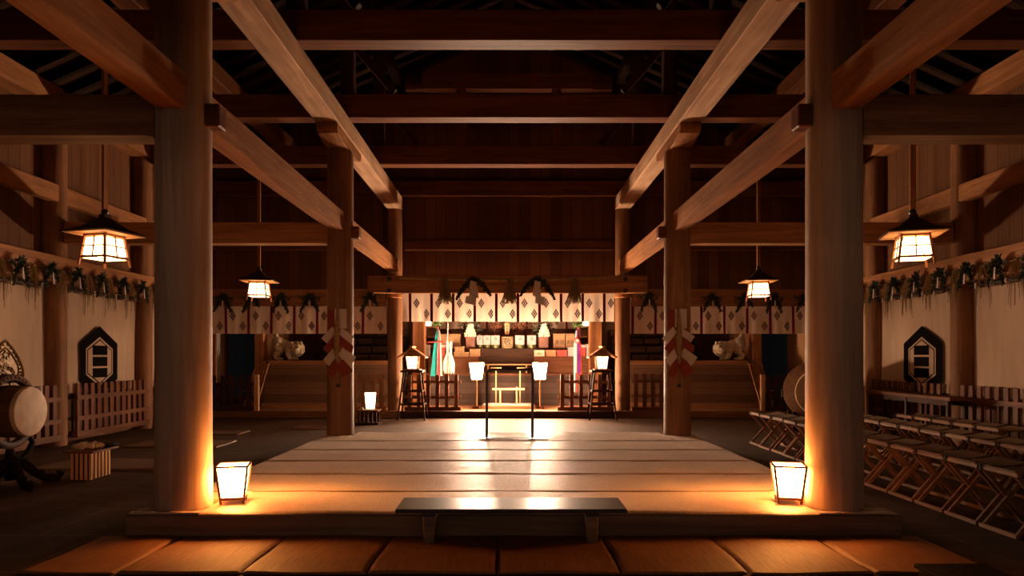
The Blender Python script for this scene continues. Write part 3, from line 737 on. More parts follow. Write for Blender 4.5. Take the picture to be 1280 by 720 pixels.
def shoji_pane_grid(mb, p, nx, ny, w, n):
    for i in range(1, nx): mb.bar(p[0].lerp(p[1], i / nx) + n, p[3].lerp(p[2], i / nx) + n, w, w)
    for j in range(1, ny): mb.bar(p[0].lerp(p[3], j / ny) + n, p[1].lerp(p[2], j / ny) + n, w, w)
def hanging_lantern(x, y, z, rz, top, label):
    t = thing('hanging_lantern', label, 'lantern', (x, y, z), 'hanging roofed lanterns', rz, True)
    # roof: thin shallow pyramid hat with a boarded underside
    H = .315
    MB().rings([[Vector((i * h, j * h, zz)) for i, j in ((-1, -1), (1, -1), (1, 1), (-1, 1))] for h, zz in ((H, 0), (H, .009), (.17, .075), (.045, .19), (.045, .225))]).build('roof', M['darkX'], t)
    MB().box(-H + .02, H - .02, -H + .02, H - .02, -.010, -.001).build('roof_underside', M['paleX'], t)
    MB().lathe([(.035, .225), (.042, .25), (.03, .28), (.012, .30)], 12).build('finial', M['black'], t)
    q = ((-1, -1), (1, -1), (1, 1), (-1, 1)); HB = lambda zz: .138 + (-zz) * .125
    at = lambda i, zz: Vector((q[i % 4][0] * HB(zz), q[i % 4][1] * HB(zz), zz))
    for i in range(4):
        p = [at(i, -.265), at(i + 1, -.265), at(i + 1, -.035), at(i, -.035)]
        c = sum(p, Vector()) / 4; n = Vector((c.x, c.y, 0)).normalized()
        pn = MB().prism([c + (v - c) * .86 - n * .006 for v in p], n * -.003).build('paper_pane', M['lamp_hang'], t)
        g = MB(); shoji_pane_grid(g, p, 2, 2, .011, n * .002); g.build('lattice', M['brownX'], pn)
        MB().bar(at(i, -.01), at(i, -.37), .022).build('frame_post', M['timberZ'], t)
    for zz, nm in ((-.025, 'top_rim'), (-.275, 'bottom_rim')):
        rim = MB()
        for i in range(4): rim.bar(at(i, zz), at(i + 1, zz), .02, .022)
        rim.build(nm, M['timberX'], t)
    h = HB(-.28) - .02; MB().box(-h, h, -h, h, -.292, -.287).build('bottom_pane', M['lamp_hang'], t)
    MB().bar((0, 0, .28), (0, 0, top - z), .06, .035).build('hanging_rod', M['timberZ'], t)
    return t
hx = 4.68
hanging_lantern(-hx, 8.1, 2.60, R(45 + 30), 4.785, 'hanging wooden lantern with a dark roof, before the left wall, nearer of the two there')
hanging_lantern(hx, 8.1, 2.60, R(12 - 30), 4.785, 'hanging wooden lantern with a dark roof, before the right wall, nearer of the two there')
hanging_lantern(-4.73, 13.24, 2.61, R(5), 4.785, 'small hanging lantern above the left side curtain, the farther one on that side')
hanging_lantern(4.73, 13.24, 2.61, R(-5), 4.785, 'small hanging lantern above the right side curtain, the farther one on that side')

def post_lantern(x, y, rz, label):
    z0 = LOW
    t = thing('post_lantern', label, 'lantern', (x, y, z0), 'roofed lanterns on legged stands', rz, True)
    zs = 1.02
    for i, j in ((-1, -1), (1, -1), (1, 1), (-1, 1)):
        MB().bar((i * .17, j * .17, zs), (i * .29, j * .27, 0), .035).build('leg', M['darkZ'], t)
    r = MB()
    for zz, h in ((.62, .22), (.34, .255)):
        for s in (-1, 1): r.bar((-h, s * h, zz), (h, s * h, zz), .02, .035); r.bar((s * h, -h, zz), (s * h, h, zz), .02, .035)
    r.build('stretcher', M['darkX'], t)
    MB().box(-.235, .235, -.22, .22, zs, zs + .05).build('stand_top', M['darkX'], t, bevel=.006)
    b, tp, za, zb = .105, .135, zs + .075, zs + .345
    q = ((-1, -1), (1, -1), (1, 1), (-1, 1)); at = lambda i, z: Vector((q[i % 4][0], q[i % 4][1], 0)) * (b + (tp - b) * (z - za) / (zb - za)) + Vector((0, 0, z))
    MB().box(-.17, .17, -.17, .17, zs + .05, zs + .072).build('lamp_base', M['brownX'], t)
    for i in range(4):
        p = [at(i, za), at(i + 1, za), at(i + 1, zb), at(i, zb)]; c = sum(p, Vector()) / 4; n = Vector((c.x, c.y, 0)).normalized()
        pn = MB().prism([c + (v - c) * .94 - n * .005 for v in p], n * -.003).build('paper_pane', M['lamp_post'], t)
        g = MB(); shoji_pane_grid(g, p, 2, 2, .014, n * .002); g.build('lattice', M['timberX'], pn)
        MB().bar(at(i, za - .01), at(i, zb + .01), .022).build('frame_post', M['timberZ'], t)
    # gabled roof, ridge towards the viewer
    zr = zs + .54
    for s in (-1, 1):
        MB().prism([(0, -.26, zr), (s * .30, -.26, zr - .205), (s * .30, -.26, zr - .235), (0, -.26, zr - .03)], (0, .52, 0)).build('roof_slope', M['timberX'], t)
    MB().prism([(-.19, 0, zb + .012), (.19, 0, zb + .012), (0, 0, zr - .04)], (0, -.17, 0)).build('gable', M['timberX'], t)
    MB().box(-.035, .035, -.29, .29, zr - .005, zr + .025).build('ridge_cap', M['paleY'], t)
    return t
post_lantern(PX(516, 15.1), 15.1, 0, 'wooden lantern with gabled roof on a legged stand, by the left shrine post')
post_lantern(PX(752, 15.1), 15.1, 0, 'wooden lantern with gabled roof on a legged stand, by the right shrine post')

def tall_lamp(px, label):
    y = 16.25; x = PX(px, y); z0 = -.03
    t = thing('standing_lamp', label, 'lamp', (x, y, z0), 'tall paper lamps before the altar')
    for s, w in ((0, 1), (1, 1)):
        a = math.pi / 2 * s + .6
        MB().bar((x - math.cos(a) * .11, y - math.sin(a) * .11, z0 + .03), (x + math.cos(a) * .11, y + math.sin(a) * .11, z0 + .03), .04, .055).build('foot', M['brownX'], t, bevel=.006)
    zt, zb = PZ(453.5, y), PZ(474, y)
    MB().tube([(x, y, z0 + .05), (x, y, zb - .02)], .016, 10).build('pole', M['paleZ'], t, smooth=True)
    q = ((-1, -1), (1, -1), (1, 1), (-1, 1)); b, tp = .115, .165
    at = lambda i, z: Vector((x, y, z)) + Vector((q[i % 4][0], q[i % 4][1], 0)) * (b + (tp - b) * (z - zb) / (zt - zb))
    for i in range(4):
        p = [at(i, zb), at(i + 1, zb), at(i + 1, zt), at(i, zt)]; c = sum(p, Vector()) / 4; n = Vector((c.x - x, c.y - y, 0)).normalized()
        if i == 2: MB().prism([c + (v - c) * .97 - n * .003 for v in p], n * -.008).build('back_board', M['paleZ'], t); continue  # added unseen board, shields the altar from the lamp's light
        MB().prism([c + (v - c) * .96 - n * .003 for v in p], n * -.003).build('paper_pane', M['lamp_centre'] if i == 0 else M['lamp_side'], t)
    f = MB()
    for i in range(4):
        f.bar(at(i, zb - .01), at(i, zt + .005), .010)
        for z in (zb, zt): f.bar(at(i, z), at(i + 1, z), .010)
    f.build('frame', M['paleZ'], t)
    MB().box(x - b, x + b, y - b, y + b, zb - .02, zb - .008).build('base', M['paleX'], t)
tall_lamp(596, 'bright paper lamp on a thin pole, left of the altar opening')
tall_lamp(675, 'bright paper lamp on a thin pole, right of the altar opening')

# small lantern on a slatted table
d = 14.1; x = PX(461, d)
t = thing('slatted_table', 'low dark slatted table carrying a small lantern by the left shrine post', 'table', (x, d, LOW))
ztop = PZ(512, d)
MB().box(x - .22, x + .22, d - .20, d + .20, ztop - .035, ztop).build('tabletop', M['brownX'], t, bevel=.006)
for k in range(5):
    for s in (-1, 1):
        MB().box(x - .17 + .085 * k - .015, x - .17 + .085 * k + .015, d + s * .15 - .015, d + s * .15 + .015, LOW + .04, ztop - .035).build('slat', M['darkZ'], t)
MB().box(x - .23, x + .23, d - .2, d + .2, LOW, LOW + .04).build('base', M['darkX'], t, bevel=.006)
x2 = PX(463, d)
t = thing('table_lantern', 'small glowing paper lantern standing on the low slatted table', 'lantern', (x2, d, ztop))
zb, zt = ztop + .02, PZ(491, d)
pn = MB().lathe([(.085, zb), (.112, zt)], 20, (x2, d, 0)); pn.build('paper_shade', M['lamp_post'], t, smooth=True)
MB().lathe([(.09, ztop + .001), (.09, zb - .001)], 16, (x2, d, 0)).build('base', M['darkX'], t)
one(MB().box(x - .17, x - .09, d - .12, d - .05, ztop + .001, ztop + .03).box(x - .15, x - .10, d - .11, d - .06, ztop + .03, ztop + .05), 'paper_slip', M['label'], 'small white folded paper on the low slatted table beside the lantern', 'paper', (x - .13, d - .08, ztop))

# ------------------------------------------------------------------ paper ornaments on the pillars
def gohei(px0, label):
    d = D2 - .26; o = lambda u, v: (px0 + u * .1528, 380 + v * .1528)
    cx = PX(px0 + 276 * .1528, d)
    t = thing('paper_ornament', label, 'ornament', (cx, d, PZ(490, d)), 'red and white paper ornaments on pillars')
    def piece(poly, mat, lift, nm='paper'):
        pts = [(PX(o(u, v)[0], d), d - lift, PZ(o(u, v)[1], d)) for u, v in poly]
        MB().prism(pts, (0, .003, 0)).build(nm, M[mat], t)
    piece([(195, 45), (250, 45), (250, 205), (195, 205)], 'paper_red', .0, 'red_paper')
    piece([(250, 40), (266, 40), (266, 190), (250, 190)], 'paper_white', .004, 'white_paper')
    piece([(286, 38), (347, 40), (347, 200), (286, 200)], 'paper_white', .0, 'white_paper')
    for i, (L, Rr, m) in enumerate((([(235, 185), (262, 232), (190, 322), (142, 282)], [(300, 190), (412, 268), (376, 314), (290, 248)], 'white'),
                                    ([(240, 268), (262, 340), (205, 405), (158, 362)], [(296, 268), (408, 345), (396, 398), (284, 335)], 'red'),
                                    ([(240, 365), (264, 435), (208, 507), (162, 455)], [(322, 360), (430, 436), (378, 508), (282, 415)], 'white'),
                                    ([(250, 452), (300, 498), (240, 603), (184, 575)], [(325, 450), (408, 548), (318, 604), (280, 515)], 'red'))):
        piece(L, 'paper_' + m, .012 + .010 * i, m + '_paper'); piece(Rr, 'paper_' + m, .016 + .010 * i, m + '_paper')
    # straw core, tapering to a hanging cord with a knot
    z = lambda v: PZ(380 + v * .1528, d)
    MB().tube([(cx, d - .02, z(42)), (cx, d - .06, z(185)), (cx, d - .075, z(300)), (cx, d - .07, z(420)), (cx + .01, d - .03, z(495))], [.015, .035, .045, .03, .008], 12).build('straw_core', M['rope'], t, smooth=True)
    MB().tube([(cx + .01, d - .03, z(490)), (cx + .028, d - .01, z(580)), (cx + .028, d - .01, z(655))], .006, 6).build('cord', M['iron'], t)
    MB().ball((cx + .01, d - .015, z(668)), .034, 10, (1.1, .7, .9)).build('knot', M['iron'], t)
gohei(380, 'red and white zigzag papers with a straw core hung on the left pillar')
gohei(810 - 4.5, 'red and white zigzag papers with a straw core hung on the right pillar')

# ------------------------------------------------------------------ inside the shrine
ZI = -.03
t = thing('altar', 'wide stepped wooden altar of horizontal boards behind the tall paper lamps', 'altar', (0, 17.6, ZI))
MB().box(-2.06, 2.30, 17.60, 17.66, ZI, .72).build('front_panel', M['altar'], t)
MB().box(-2.08, 2.32, 17.55, 18.82, .72, .765).build('counter', M['brownX'], t, bevel=.006)
z2 = PZ(445.5, 17.8); z3 = PZ(435.5, 18.05)
for xa, xb in ((-2.06, PX(598, 17.8)), (PX(668, 17.8), 2.30)):
    MB().box(xa, xb, 17.78, 18.0, .766, z2).build('side_step', M['brownX'], t, bevel=.006)
MB().box(-2.06, 2.30, 18.02, 18.8, .766, z3).build('back_step', M['darkX'], t, bevel=.006)
za = PZ(455, 17.65)
MB().box(PX(599, 17.65), PX(667, 17.65), 17.62, 18.0, za - .03, za).build('shelf', M['paleX'], t, bevel=.004)
for px in (610, 658): MB().box(PX(px, 17.65) - .02, PX(px, 17.65) + .02, 17.63, 17.67, .766, za - .03).build('shelf_post', M['paleZ'], t)
for s, xc in ((-1, PX(523.5, 17.3)), (1, PX(744.5, 17.3))):
    one(MB().box(xc - .15, xc + .15, 17.25, 17.52, ZI, 3.09), 'shrine_post', M['timberZ'], f'square pale orange post inside the shrine beside the {SIDE[s]} end of the altar', 'post', (xc, 17.4, ZI), 'square posts inside the shrine', bevel=.01)
    xo = s * 6.0
    one(MB().box(xo - .13, xo + .09, 16.85, 17.1, ZI, 3.09), 'shrine_post', M['timberZ'], f'square post inside the shrine at the outer end of the {SIDE[s]} side platform', 'post', (xo, 17, ZI), 'square posts inside the shrine', bevel=.01)
for s in (-1, 1):
    xa, xb = sorted((s * 2.80, s * 5.84))
    t = thing('side_platform', f'chest-high side platform clad in horizontal boards, {SIDE[s]} of the altar', 'platform', (s * 4.3, 17, ZI), 'side platforms of the shrine')
    MB().box(xa, xb, 16.6, 18.0, ZI, .99).build('cladding', M['clad'], t)
    MB().box(xa - .03, xb + .03, 16.55, 18.02, .992, 1.09).build('top_board', M['timberX'], t, bevel=.008)
    MB().box(xa - .02, xb + .02, 16.5, 16.595, ZI, .07).build('plinth', M['timberX'], t, bevel=.006)
    MB().lathe([(.05, 0), (.048, .012), (.001, .03)], 12, (s * 5.70, 16.545, 1.04), (0, -1, 0)).build('nail_cover', M['iron'], t)
    t = thing('tiered_shelf', f'dark tiered shelf of boards standing behind the {SIDE[s]} side platform', 'shelf', (s * 4.2, 18.5, ZI), 'dark tiered shelves')
    for k in range(4):
        MB().box(*sorted((s * 2.72, s * 5.0)), 18.1 + .3 * k, 18.4 + .3 * k, ZI, 1.25 + .22 * k).build('tier', M['soot'], t, bevel=.008)
        for j in range(5):
            xx = s * (2.95 + .44 * j)
            MB().box(xx - .19, xx + .19, 18.085 + .3 * k, 18.1 + .3 * k, 1.07 + .22 * k, 1.23 + .22 * k).build('panel', M['darkX'], t, bevel=.004)
    # slatted stair rail
    x0 = s * 5.93
    t = thing('slatted_rail', f'slanted slatted rail beside the {SIDE[s]} side platform', 'rail', (x0, 16.3, ZI), 'slatted rails by the side platforms')
    for k in range(5):
        xx = s * (5.60 + .07 * k)
        MB().bar((xx + s * .18, 15.95, ZI + .02), (xx, 16.3, 1.02), .035, .03).build('slat', M['timberZ'], t)
    MB().bar((s * 5.58, 16.315, 1.0), (s * 5.92, 16.315, 1.0), .05, .03).build('top_rail', M['timberX'], t)
    MB().bar((s * 5.80, 16.14, .40), (s * 6.12, 16.14, .40), .04, .03).build('cross_rail', M['timberX'], t)
def finish(mb, name, mat, parent, voxel, smooth=3):
    """one continuous surface out of overlapping forms"""
    o = mb.build('sculpt_tmp', mat); m = o.modifiers.new('r', 'REMESH'); m.mode = 'VOXEL'; m.voxel_size = voxel
    sm = o.modifiers.new('s', 'SMOOTH'); sm.iterations = smooth; sm.factor = .5
    dg = bpy.context.evaluated_depsgraph_get(); me = bpy.data.meshes.new_from_object(o.evaluated_get(dg))
    me.name = name
    for p in me.polygons: p.use_smooth = True
    old = o.data; bpy.data.objects.remove(o); bpy.data.meshes.remove(old)
    q = bpy.data.objects.new(name, me); C.objects.link(q); q.parent = parent
    me.materials.clear(); me.materials.append(mat); return q
def lion(s, at):
    """guardian lion-dog, rump raised, head low and turned to the viewer; s=+1 faces +X"""
    t = thing('guardian_lion', f'pale carved guardian lion-dog crouching on the {SIDE[-s]} side platform', 'statue', at, 'guardian lion-dogs', 0, True)
    mb = MB(); B = lambda x, y, z, r, sc=(1, 1, 1), n=14: mb.ball((s * x, y, z), r, n, sc)
    B(-.25, 0, .40, .165, (1, .85, 1.0)); B(-.12, 0, .37, .15, (1.2, .8, .9)); B(.02, 0, .30, .155, (1.1, .85, .95))
    for y in (-.10, .10):
        mb.tube([(s * -.26, y, .38), (s * -.20, y, .22), (s * -.31, y, .11), (s * -.26, y, .03)], [.12, .085, .055, .05], 10)
        B(-.22, y, .03, .055, (1.4, 1, .62))
        mb.tube([(s * .04, y, .28), (s * .02, y * 1.15, .14), (s * .07, y * 1.15, .03)], [.09, .065, .05], 10)
        B(.12, y * 1.15, .035, .06, (1.4, 1, .65))
    hx, hy, hz = .20, -.07, .27
    B(hx, hy, hz, .15, (1, 1, .95)); B(hx + .03, hy - .11, hz - .04, .085, (1.1, 1, .75)); B(hx + .03, hy - .165, hz - .01, .035, (1.3, .8, .8))
    B(hx + .03, hy - .10, hz - .10, .065, (1.2, 1, .5))
    for dx in (-.06, .075):
        B(hx + dx, hy - .125, hz + .05, .03); B(hx + dx * 1.7, hy - .02, hz + .14, .05, (.8, .6, 1.1))
        B(hx + dx, hy - .115, hz + .085, .04, (1.2, .6, .5))
    for k in range(18):                     # curls of the mane
        a = 2 * math.pi * k / 18
        B(hx - .02 + .17 * math.cos(a), hy + .06 + .02 * (k % 2), hz + .155 * math.sin(a), .045)
    for k in range(10):
        a = 2 * math.pi * k / 10; B(hx - .07 + .15 * math.cos(a), hy + .13, hz + .14 * math.sin(a), .05)
    for k in range(7):                      # bushy curled tail
        a = k / 6 * 2.4; B(-.36 + .10 * math.sin(a) * .6, .0, .46 + .14 * k / 6 + .01, .075 - .006 * abs(k - 3), (.9, .7, 1))
    finish(mb, 'body', M['stone'], t, .014, 2)
    for dx in (-.06, .075): MB().ball((s * (hx + dx), hy - .152, hz + .05), .014, 8).build('eye', M['ink'], t, smooth=True)
lion(1, (PX(361, 17.0), 17.0, 1.098)); lion(-1, (PX(911, 17.0), 17.0, 1.098))

# lamps and second curtain inside
for s, px in ((-1, 535.5), (1, 733.5)):
    y = 18.3; x = PX(px, y); z = PZ(407.5, y)
    t = thing('box_lantern', f'small glowing box lantern hung inside the shrine behind the central curtain, {SIDE[s]} one', 'lantern', (x, y, z), 'box lanterns inside the shrine')
    MB().frustum((x, y), .09, .10, z + .012, z + .30).build('paper_shade', M['lamp_inner'], t)
    f = MB()
    for i, j in ((-1, -1), (1, -1), (1, 1), (-1, 1)): f.bar((x + i * .096, y + j * .096, z), (x + i * .106, y + j * .106, z + .31), .012)
    f.build('frame', M['timberZ'], t)
    MB().tube([(x, y, z + .30), (x, y, 3.09)], .006, 6).build('cord', M['iron'], t)
noren(PX(540, 19.4), PX(736, 19.4), 19.4, PZ(411, 19.4), 2.72, PX(559, 19.4), 49.7 / F * 19.4, 'white curtain with red ribbons at the rear of the shrine behind the altar offerings', 1.)

# streamers and tassel hanging before the altar
def strip(mb, pts, y, th=.004):
    """pts: list of (px_left, px_right, py)"""
    for (a, b, q), (c, e, r) in zip(pts, pts[1:]):
        mb.prism([(PX(a, y), y, PZ(q, y)), (PX(b, y), y, PZ(q, y)), (PX(e, y), y, PZ(r, y)), (PX(c, y), y, PZ(r, y))], (0, th, 0))
    return mb
def clump(mb, c, r, n, L, w, dep=1.):
    for k in range(n):
        v = Vector((random.gauss(0, 1), random.gauss(0, .7), random.gauss(0, .7))); v = v.normalized() * r * random.random(); v.y *= dep
        p = Vector(c) + v; leaf_strip(mb, p, p + Vector((random.uniform(-1, 1), random.uniform(-.6, .3), random.uniform(-.7, .7))) * L, w)
    return mb
y = 16.9
for s, px, lab in ((-1, 546, 'teal and white cloth streamers with a red cross bar, left of the altar'), (1, 721.5, 'teal, purple and red cloth streamers with a round ornament, right of the altar')):
    t = thing('cloth_streamer', lab, 'streamer', (PX(px, y), y, PZ(492, y)), 'cloth streamers before the altar')
    if s < 0:
        strip(MB(), [(546.3, 548.8, 411), (543, 549, 425), (538, 546, 470)], y).build('teal_ribbon', M['teal'], t)
        strip(MB(), [(546.8, 549.2, 413), (546.5, 549, 440), (543.5, 546.5, 492)], y + .03).build('teal_ribbon', M['teal'], t)
        strip(MB(), [(548, 549.6, 413), (546.3, 548.6, 440), (545, 548.5, 488)], y - .02).build('pale_ribbon', M['pinkcloth'], t)
        strip(MB(), [(548.6, 549.4, 414), (548.2, 550, 440), (546.5, 549.8, 493)], y - .035).build('red_ribbon', M['redcloth'], t)
        strip(MB(), [(549, 550, 414), (550, 552, 440), (550.5, 553, 470)], y - .01).build('white_ribbon', M['white'], t)
        strip(MB(), [(549, 549.6, 415), (549, 550.2, 440), (548.6, 551, 468)], y + .02).build('dark_ribbon', M['ribbon_dark'], t)
        MB().tube([(PX(535, y), y - .05, PZ(427.7, y)), (PX(555, y), y - .05, PZ(427.2, y))], .016, 8).build('cross_bar', M['redcloth'], t)
    else:
        for (a, b, m, nm, dy) in ((716.6, 719.4, 'teal', 'teal_ribbon', 0), (719.2, 721.2, 'white', 'white_ribbon', -.01), (717.6, 719, 'pinkcloth', 'pale_ribbon', -.02), (721.4, 724.4, 'purple', 'purple_ribbon', -.015), (724.2, 726.4, 'redcloth', 'red_ribbon', .0), (720.4, 721.8, 'redcloth', 'red_ribbon', -.025)):
            c = 721.4
            strip(MB(), [(c + (a - c) * .35, c + (b - c) * .35, 413), (a + .4, b, 430), (a, b + .8 * (a > 721), 466 if m in ('purple', 'white') else 490)], y + dy).build(nm, M[m], t)
        MB().lathe([(.002, -.03), (.06, -.02), (.078, 0), (.06, .02), (.002, .03)], 18, (PX(721.3, y), y - .06, PZ(425.5, y)), (0, -1, 0)).build('round_ornament', M['redcloth'], t, smooth=True)
        MB().lathe([(.002, 0), (.038, .0), (.03, .014), (.002, .016)], 14, (PX(721.3, y), y - .088, PZ(425.5, y)), (0, -1, 0)).build('ornament_centre', M['label'], t, smooth=True)
    clump(MB(), (PX(px + 1, y), y - .03, PZ(404, y)), .14, 120, .08, .04).build('leaves', M['leaf_bright'], t, fix=False)
    MB().tube([(PX(px + 1.5, y), y, PZ(414, y)), (PX(px + 1.5, y), y, 3.09)], .010, 6).build('cord', M['redcloth'], t)
y = 16.98
t = thing('hemp_tassel', 'thick white hemp tassel on two straps hanging behind the left dark fence', 'tassel', (PX(561, y), y, PZ(468, y)))
strip(MB(), [(558, 560.6, 427), (557.8, 560.6, 445)], y).build('strap', M['tasselwhite'], t); strip(MB(), [(562, 565, 427), (561.8, 564.8, 445)], y).build('strap', M['tasselwhite'], t)
mb = MB(); rnd = random.Random(3)
for k in range(70):
    a, b = rnd.uniform(-1, 1), rnd.uniform(-1, 1)
    x0, x1 = PX(561 + 2.5 * a, y), PX(561 + 6.8 * a, y)
    mb.tube([(x0, y + .04 * b, PZ(441, y)), (x1, y + .09 * b, PZ(452 + rnd.uniform(0, 3), y)), (x1 * .98 + PX(561, y) * .02 + rnd.uniform(-.02, .02), y + .10 * b, PZ(463 + rnd.uniform(-2, 4.5), y))], [.012, .017, .009], 5)
mb.build('fringe', M['tasselwhite'], t)
MB().tube([(PX(559.3, y), y, PZ(427, y)), (PX(561, y), y, 3.09)], .010, 6).build('cord', M['tasselwhite'], t)

# offerings on the altar
def writing(text, size, at, parent, mat='ink', rot=(math.pi / 2, 0, 0), origin=(0, 0, 0), name='lettering', sx=1.):
    cu = bpy.data.curves.new('lettering_curve', 'FONT'); cu.body = text; cu.size = size; cu.align_x = 'CENTER'; cu.align_y = 'CENTER'; cu.extrude = .001
    o = bpy.data.objects.new('lettering_tmp', cu); C.objects.link(o); bpy.context.view_layer.update()
    me = bpy.data.meshes.new_from_object(o.evaluated_get(bpy.context.evaluated_depsgraph_get()))
    bpy.data.objects.remove(o); bpy.data.curves.remove(cu)
    me.name = name; me.transform(Matrix.Translation(Vector(at) - Vector(origin)) @ Euler(rot).to_matrix().to_4x4() @ Matrix.Diagonal((sx, 1, 1, 1)))
    me.materials.clear(); me.materials.append(M[mat]); q = bpy.data.objects.new(name, me); C.objects.link(q); q.parent = parent; return q
yo = 18.22
for i, (pa, pb) in enumerate(((596.2, 603.4), (604.4, 612.8), (614, 624.6), (644, 655.2), (658.8, 669.6))):
    x, r = PX((pa + pb) / 2, yo), (pb - pa) / 2 / F * yo
    zt = PZ(419.5, yo); zm = PZ(431, yo)
    lab = ('narrow white wrapped canister beside the left brown vase', 'white wrapped canister, middle of the three left of the barrel', 'white wrapped canister standing right against the left of the beige barrel', 'white wrapped canister standing just right of the beige barrel', 'white wrapped canister beside the right brown vase')[i]
    t = thing('offering_canister', lab, 'canister', (x, yo, z3), 'white wrapped canisters on the altar')
    MB().lathe([(r * .96, z3 + .001), (r, z3 + .01), (r, zm)], 20, (x, yo, 0)).build('tin', M['tin'], t, smooth=True)
    MB().box(x - r * 1.02, x + r * 1.02, yo - r * 1.02, yo + r * 1.02, zm, zt).build('paper_wrap', M['label'], t, bevel=.006)
    MB().box(x - .03, x + .03, yo - .02, yo + .02, zt, zt + .03).build('knot', M['card'], t)
    writing('酒', .075, (x, yo - r * 1.02 - .002, zt - .09), t, origin=(x, yo, z3))
x = PX(634.3, yo); r = .155; zt = PZ(421, yo)
t = thing('sake_barrel', 'beige straw-wrapped barrel with black brush character at the middle of the altar', 'barrel', (x, yo, z3))
MB().lathe([(r * .93, z3 + .001), (r, z3 + .03), (r * 1.03, (z3 + zt) / 2), (r, zt - .03), (r * .92, zt)], 28, (x, yo, 0)).build('body', M['barrel'], t, smooth=True)
for zz in (z3 + .045, zt - .045): MB().lathe([(r + .002, zz - .012), (r + .014, zz), (r + .002, zz + .012)], 28, (x, yo, 0)).build('rope_band', M['rope'], t, smooth=True)
writing('敬', .20, (x, yo - r * 1.03 - .008, (z3 + zt) / 2), t, origin=(x, yo, z3))
xw = PX(633.8, 18.425); 
t = thing('wooden_tag', 'upright wooden name tag with peaked top standing above the beige barrel', 'tag', (xw, 18.425, z3))
za_, zb_ = PZ(418, 18.425), PZ(404.5, 18.425)
xw = PX(633.8, 18.425)
MB().prism([(xw - .055, 18.415, za_), (xw + .055, 18.415, za_), (xw + .06, 18.415, zb_), (xw, 18.415, zb_ + .035), (xw - .06, 18.415, zb_)], (0, .02, 0)).build('board', M['paleZ'], t)
MB().box(xw - .075, xw + .075, 18.407, 18.437, zb_ - .02, zb_).build('cap', M['paleX'], t)
MB().box(xw - .012, xw + .012, 18.440, 18.456, z3, zb_).build('stick', M['brownZ'], t)
for i, ch in enumerate('御神酒'): writing(ch, .075, (PX(633.8, 18.425), 18.411, zb_ - .07 - .075 * i), t, origin=t['_at'])
for s, px, wv in ((-1, 588.3, 6.2), (1, 679.3, 6.4)):
    x = PX(px, yo); w = wv / F * yo
    t = thing('offering_vase', f'brown square vase holding dark evergreen leaves and white folded paper, {("left", "right")[s > 0]} of the canisters', 'vase', (x, yo, z3), 'brown vases on the altar')
    MB().frustum((x, yo + .02), w * .88, w, z3 + .001, PZ(420.5, yo)).build('body', M['vase'], t, bevel=.008)
    random.seed(5 + s)
    mb = clump(MB(), (x, yo + .24, PZ(411, yo)), .29, 340, .09, .05, .22); mb.build('leaves', M['leaf'], t, fix=False)
    sh = MB(); rnd = random.Random(s + 9)
    for k in range(4):
        for j in range(4):
            cx_ = x + (j - 1.5) * .042 * (k + 1) / 2.2 + rnd.uniform(-.01, .01); zz = PZ(405.5 + 3.6 * k, yo)
            sh.prism([(cx_ - .035, yo - .12 - .01 * k, zz), (cx_ + .035, yo - .12 - .012 * j, zz + .02), (cx_ + .045, yo - .13 - .01 * k, zz - .09), (cx_ - .03, yo - .13 - .01 * k, zz - .11)], (0, .003, 0))
    sh.build('folded_paper', M['tasselwhite'], t)
random.seed(21)
for s, px in ((-1, 622), (1, 648)):
    x = PX(px, 18.55)
    t = thing('dried_branch', f'brown dried leafy branch standing behind the canisters, {("left", "right")[s > 0]} of the wooden tag', 'branch', (x, 18.6, z3), 'dried branches on the altar')
    mb = MB()
    for k in range(6): mb.tube([(x, 18.68, z3 + .002), (x + (k - 2.5) * .02, 18.68, 1.7), (x + (k - 2.5) * .07, 18.69, PZ(404, 18.68))], [.008, .006, .003], 5)
    mb.build('stems', M['brownZ'], t)
    clump(MB(), (x, 18.68, PZ(409, 18.68)), .24, 260, .07, .04, .2).build('leaves', M['vase'], t, fix=False)
def carton(pa, pb, qa, qb, y, mat, label, text=None, zbase=None, dep=.2, group='boxes on the altar', band=None, name='offering_box', tsz=.07):
    x0, x1 = PX(pa, y), PX(pb, y); zb = zbase if zbase is not None else PZ(qb, y); zt = PZ(qa, y); xc = (x0 + x1) / 2
    t = thing(name, label, 'box', (xc, y, zb), group)
    zl = zt - (zt - zb) * .22
    MB().box(x0 + .004, x1 - .004, y, y + dep, zb + .001, zl - .002).build('body', M[mat], t, bevel=.004)
    MB().box(x0, x1, y - .004, y + dep + .004, zl, zt).build('lid', M[band or mat], t, bevel=.004)
    if text: writing(text, tsz, (xc, y - .003, (zb + zl) / 2), t, origin=t['_at'])
    return t
carton(550.5, 575.5, 417.5, 432, 18.25, 'card', 'long brown carton with a printed lid at the left end of the back step', '奉納', z3)
carton(691.8, 706.2, 417, 434, 18.12, 'card', 'tall brown carton with black lettering beside the right brown vase', '清酒', z3, .25, tsz=.13)
carton(707, 718.2, 417, 434, 18.12, 'card', 'tall brown carton with black lettering behind the purple streamers', '清酒', z3, .25, tsz=.11)
carton(567, 574.6, 440, 445.5, 17.80, 'card', 'lowest small tan carton at the left end of the altar step', None, z2, .18)
carton(575, 586, 440, 445.5, 17.80, 'card', 'small flat tan carton beside the square tan carton on the left step', None, z2, .18)
zst = PZ(440, 17.8)
carton(568.2, 580, 433, 440, 17.81, 'card', 'small tan carton stacked on top of the flat cartons on the left step', None, zst + .001, .16)
carton(587, 600, 436, 445.5, 17.80, 'card', 'square tan carton at the inner end of the left step', None, z2, .18) if PX(600, 17.8) < 0 else None
carton(667.5, 681, 437.5, 445.5, 17.80, 'greenbox', 'small pale green box on the right altar step', '御供', z2, .18, tsz=.06)
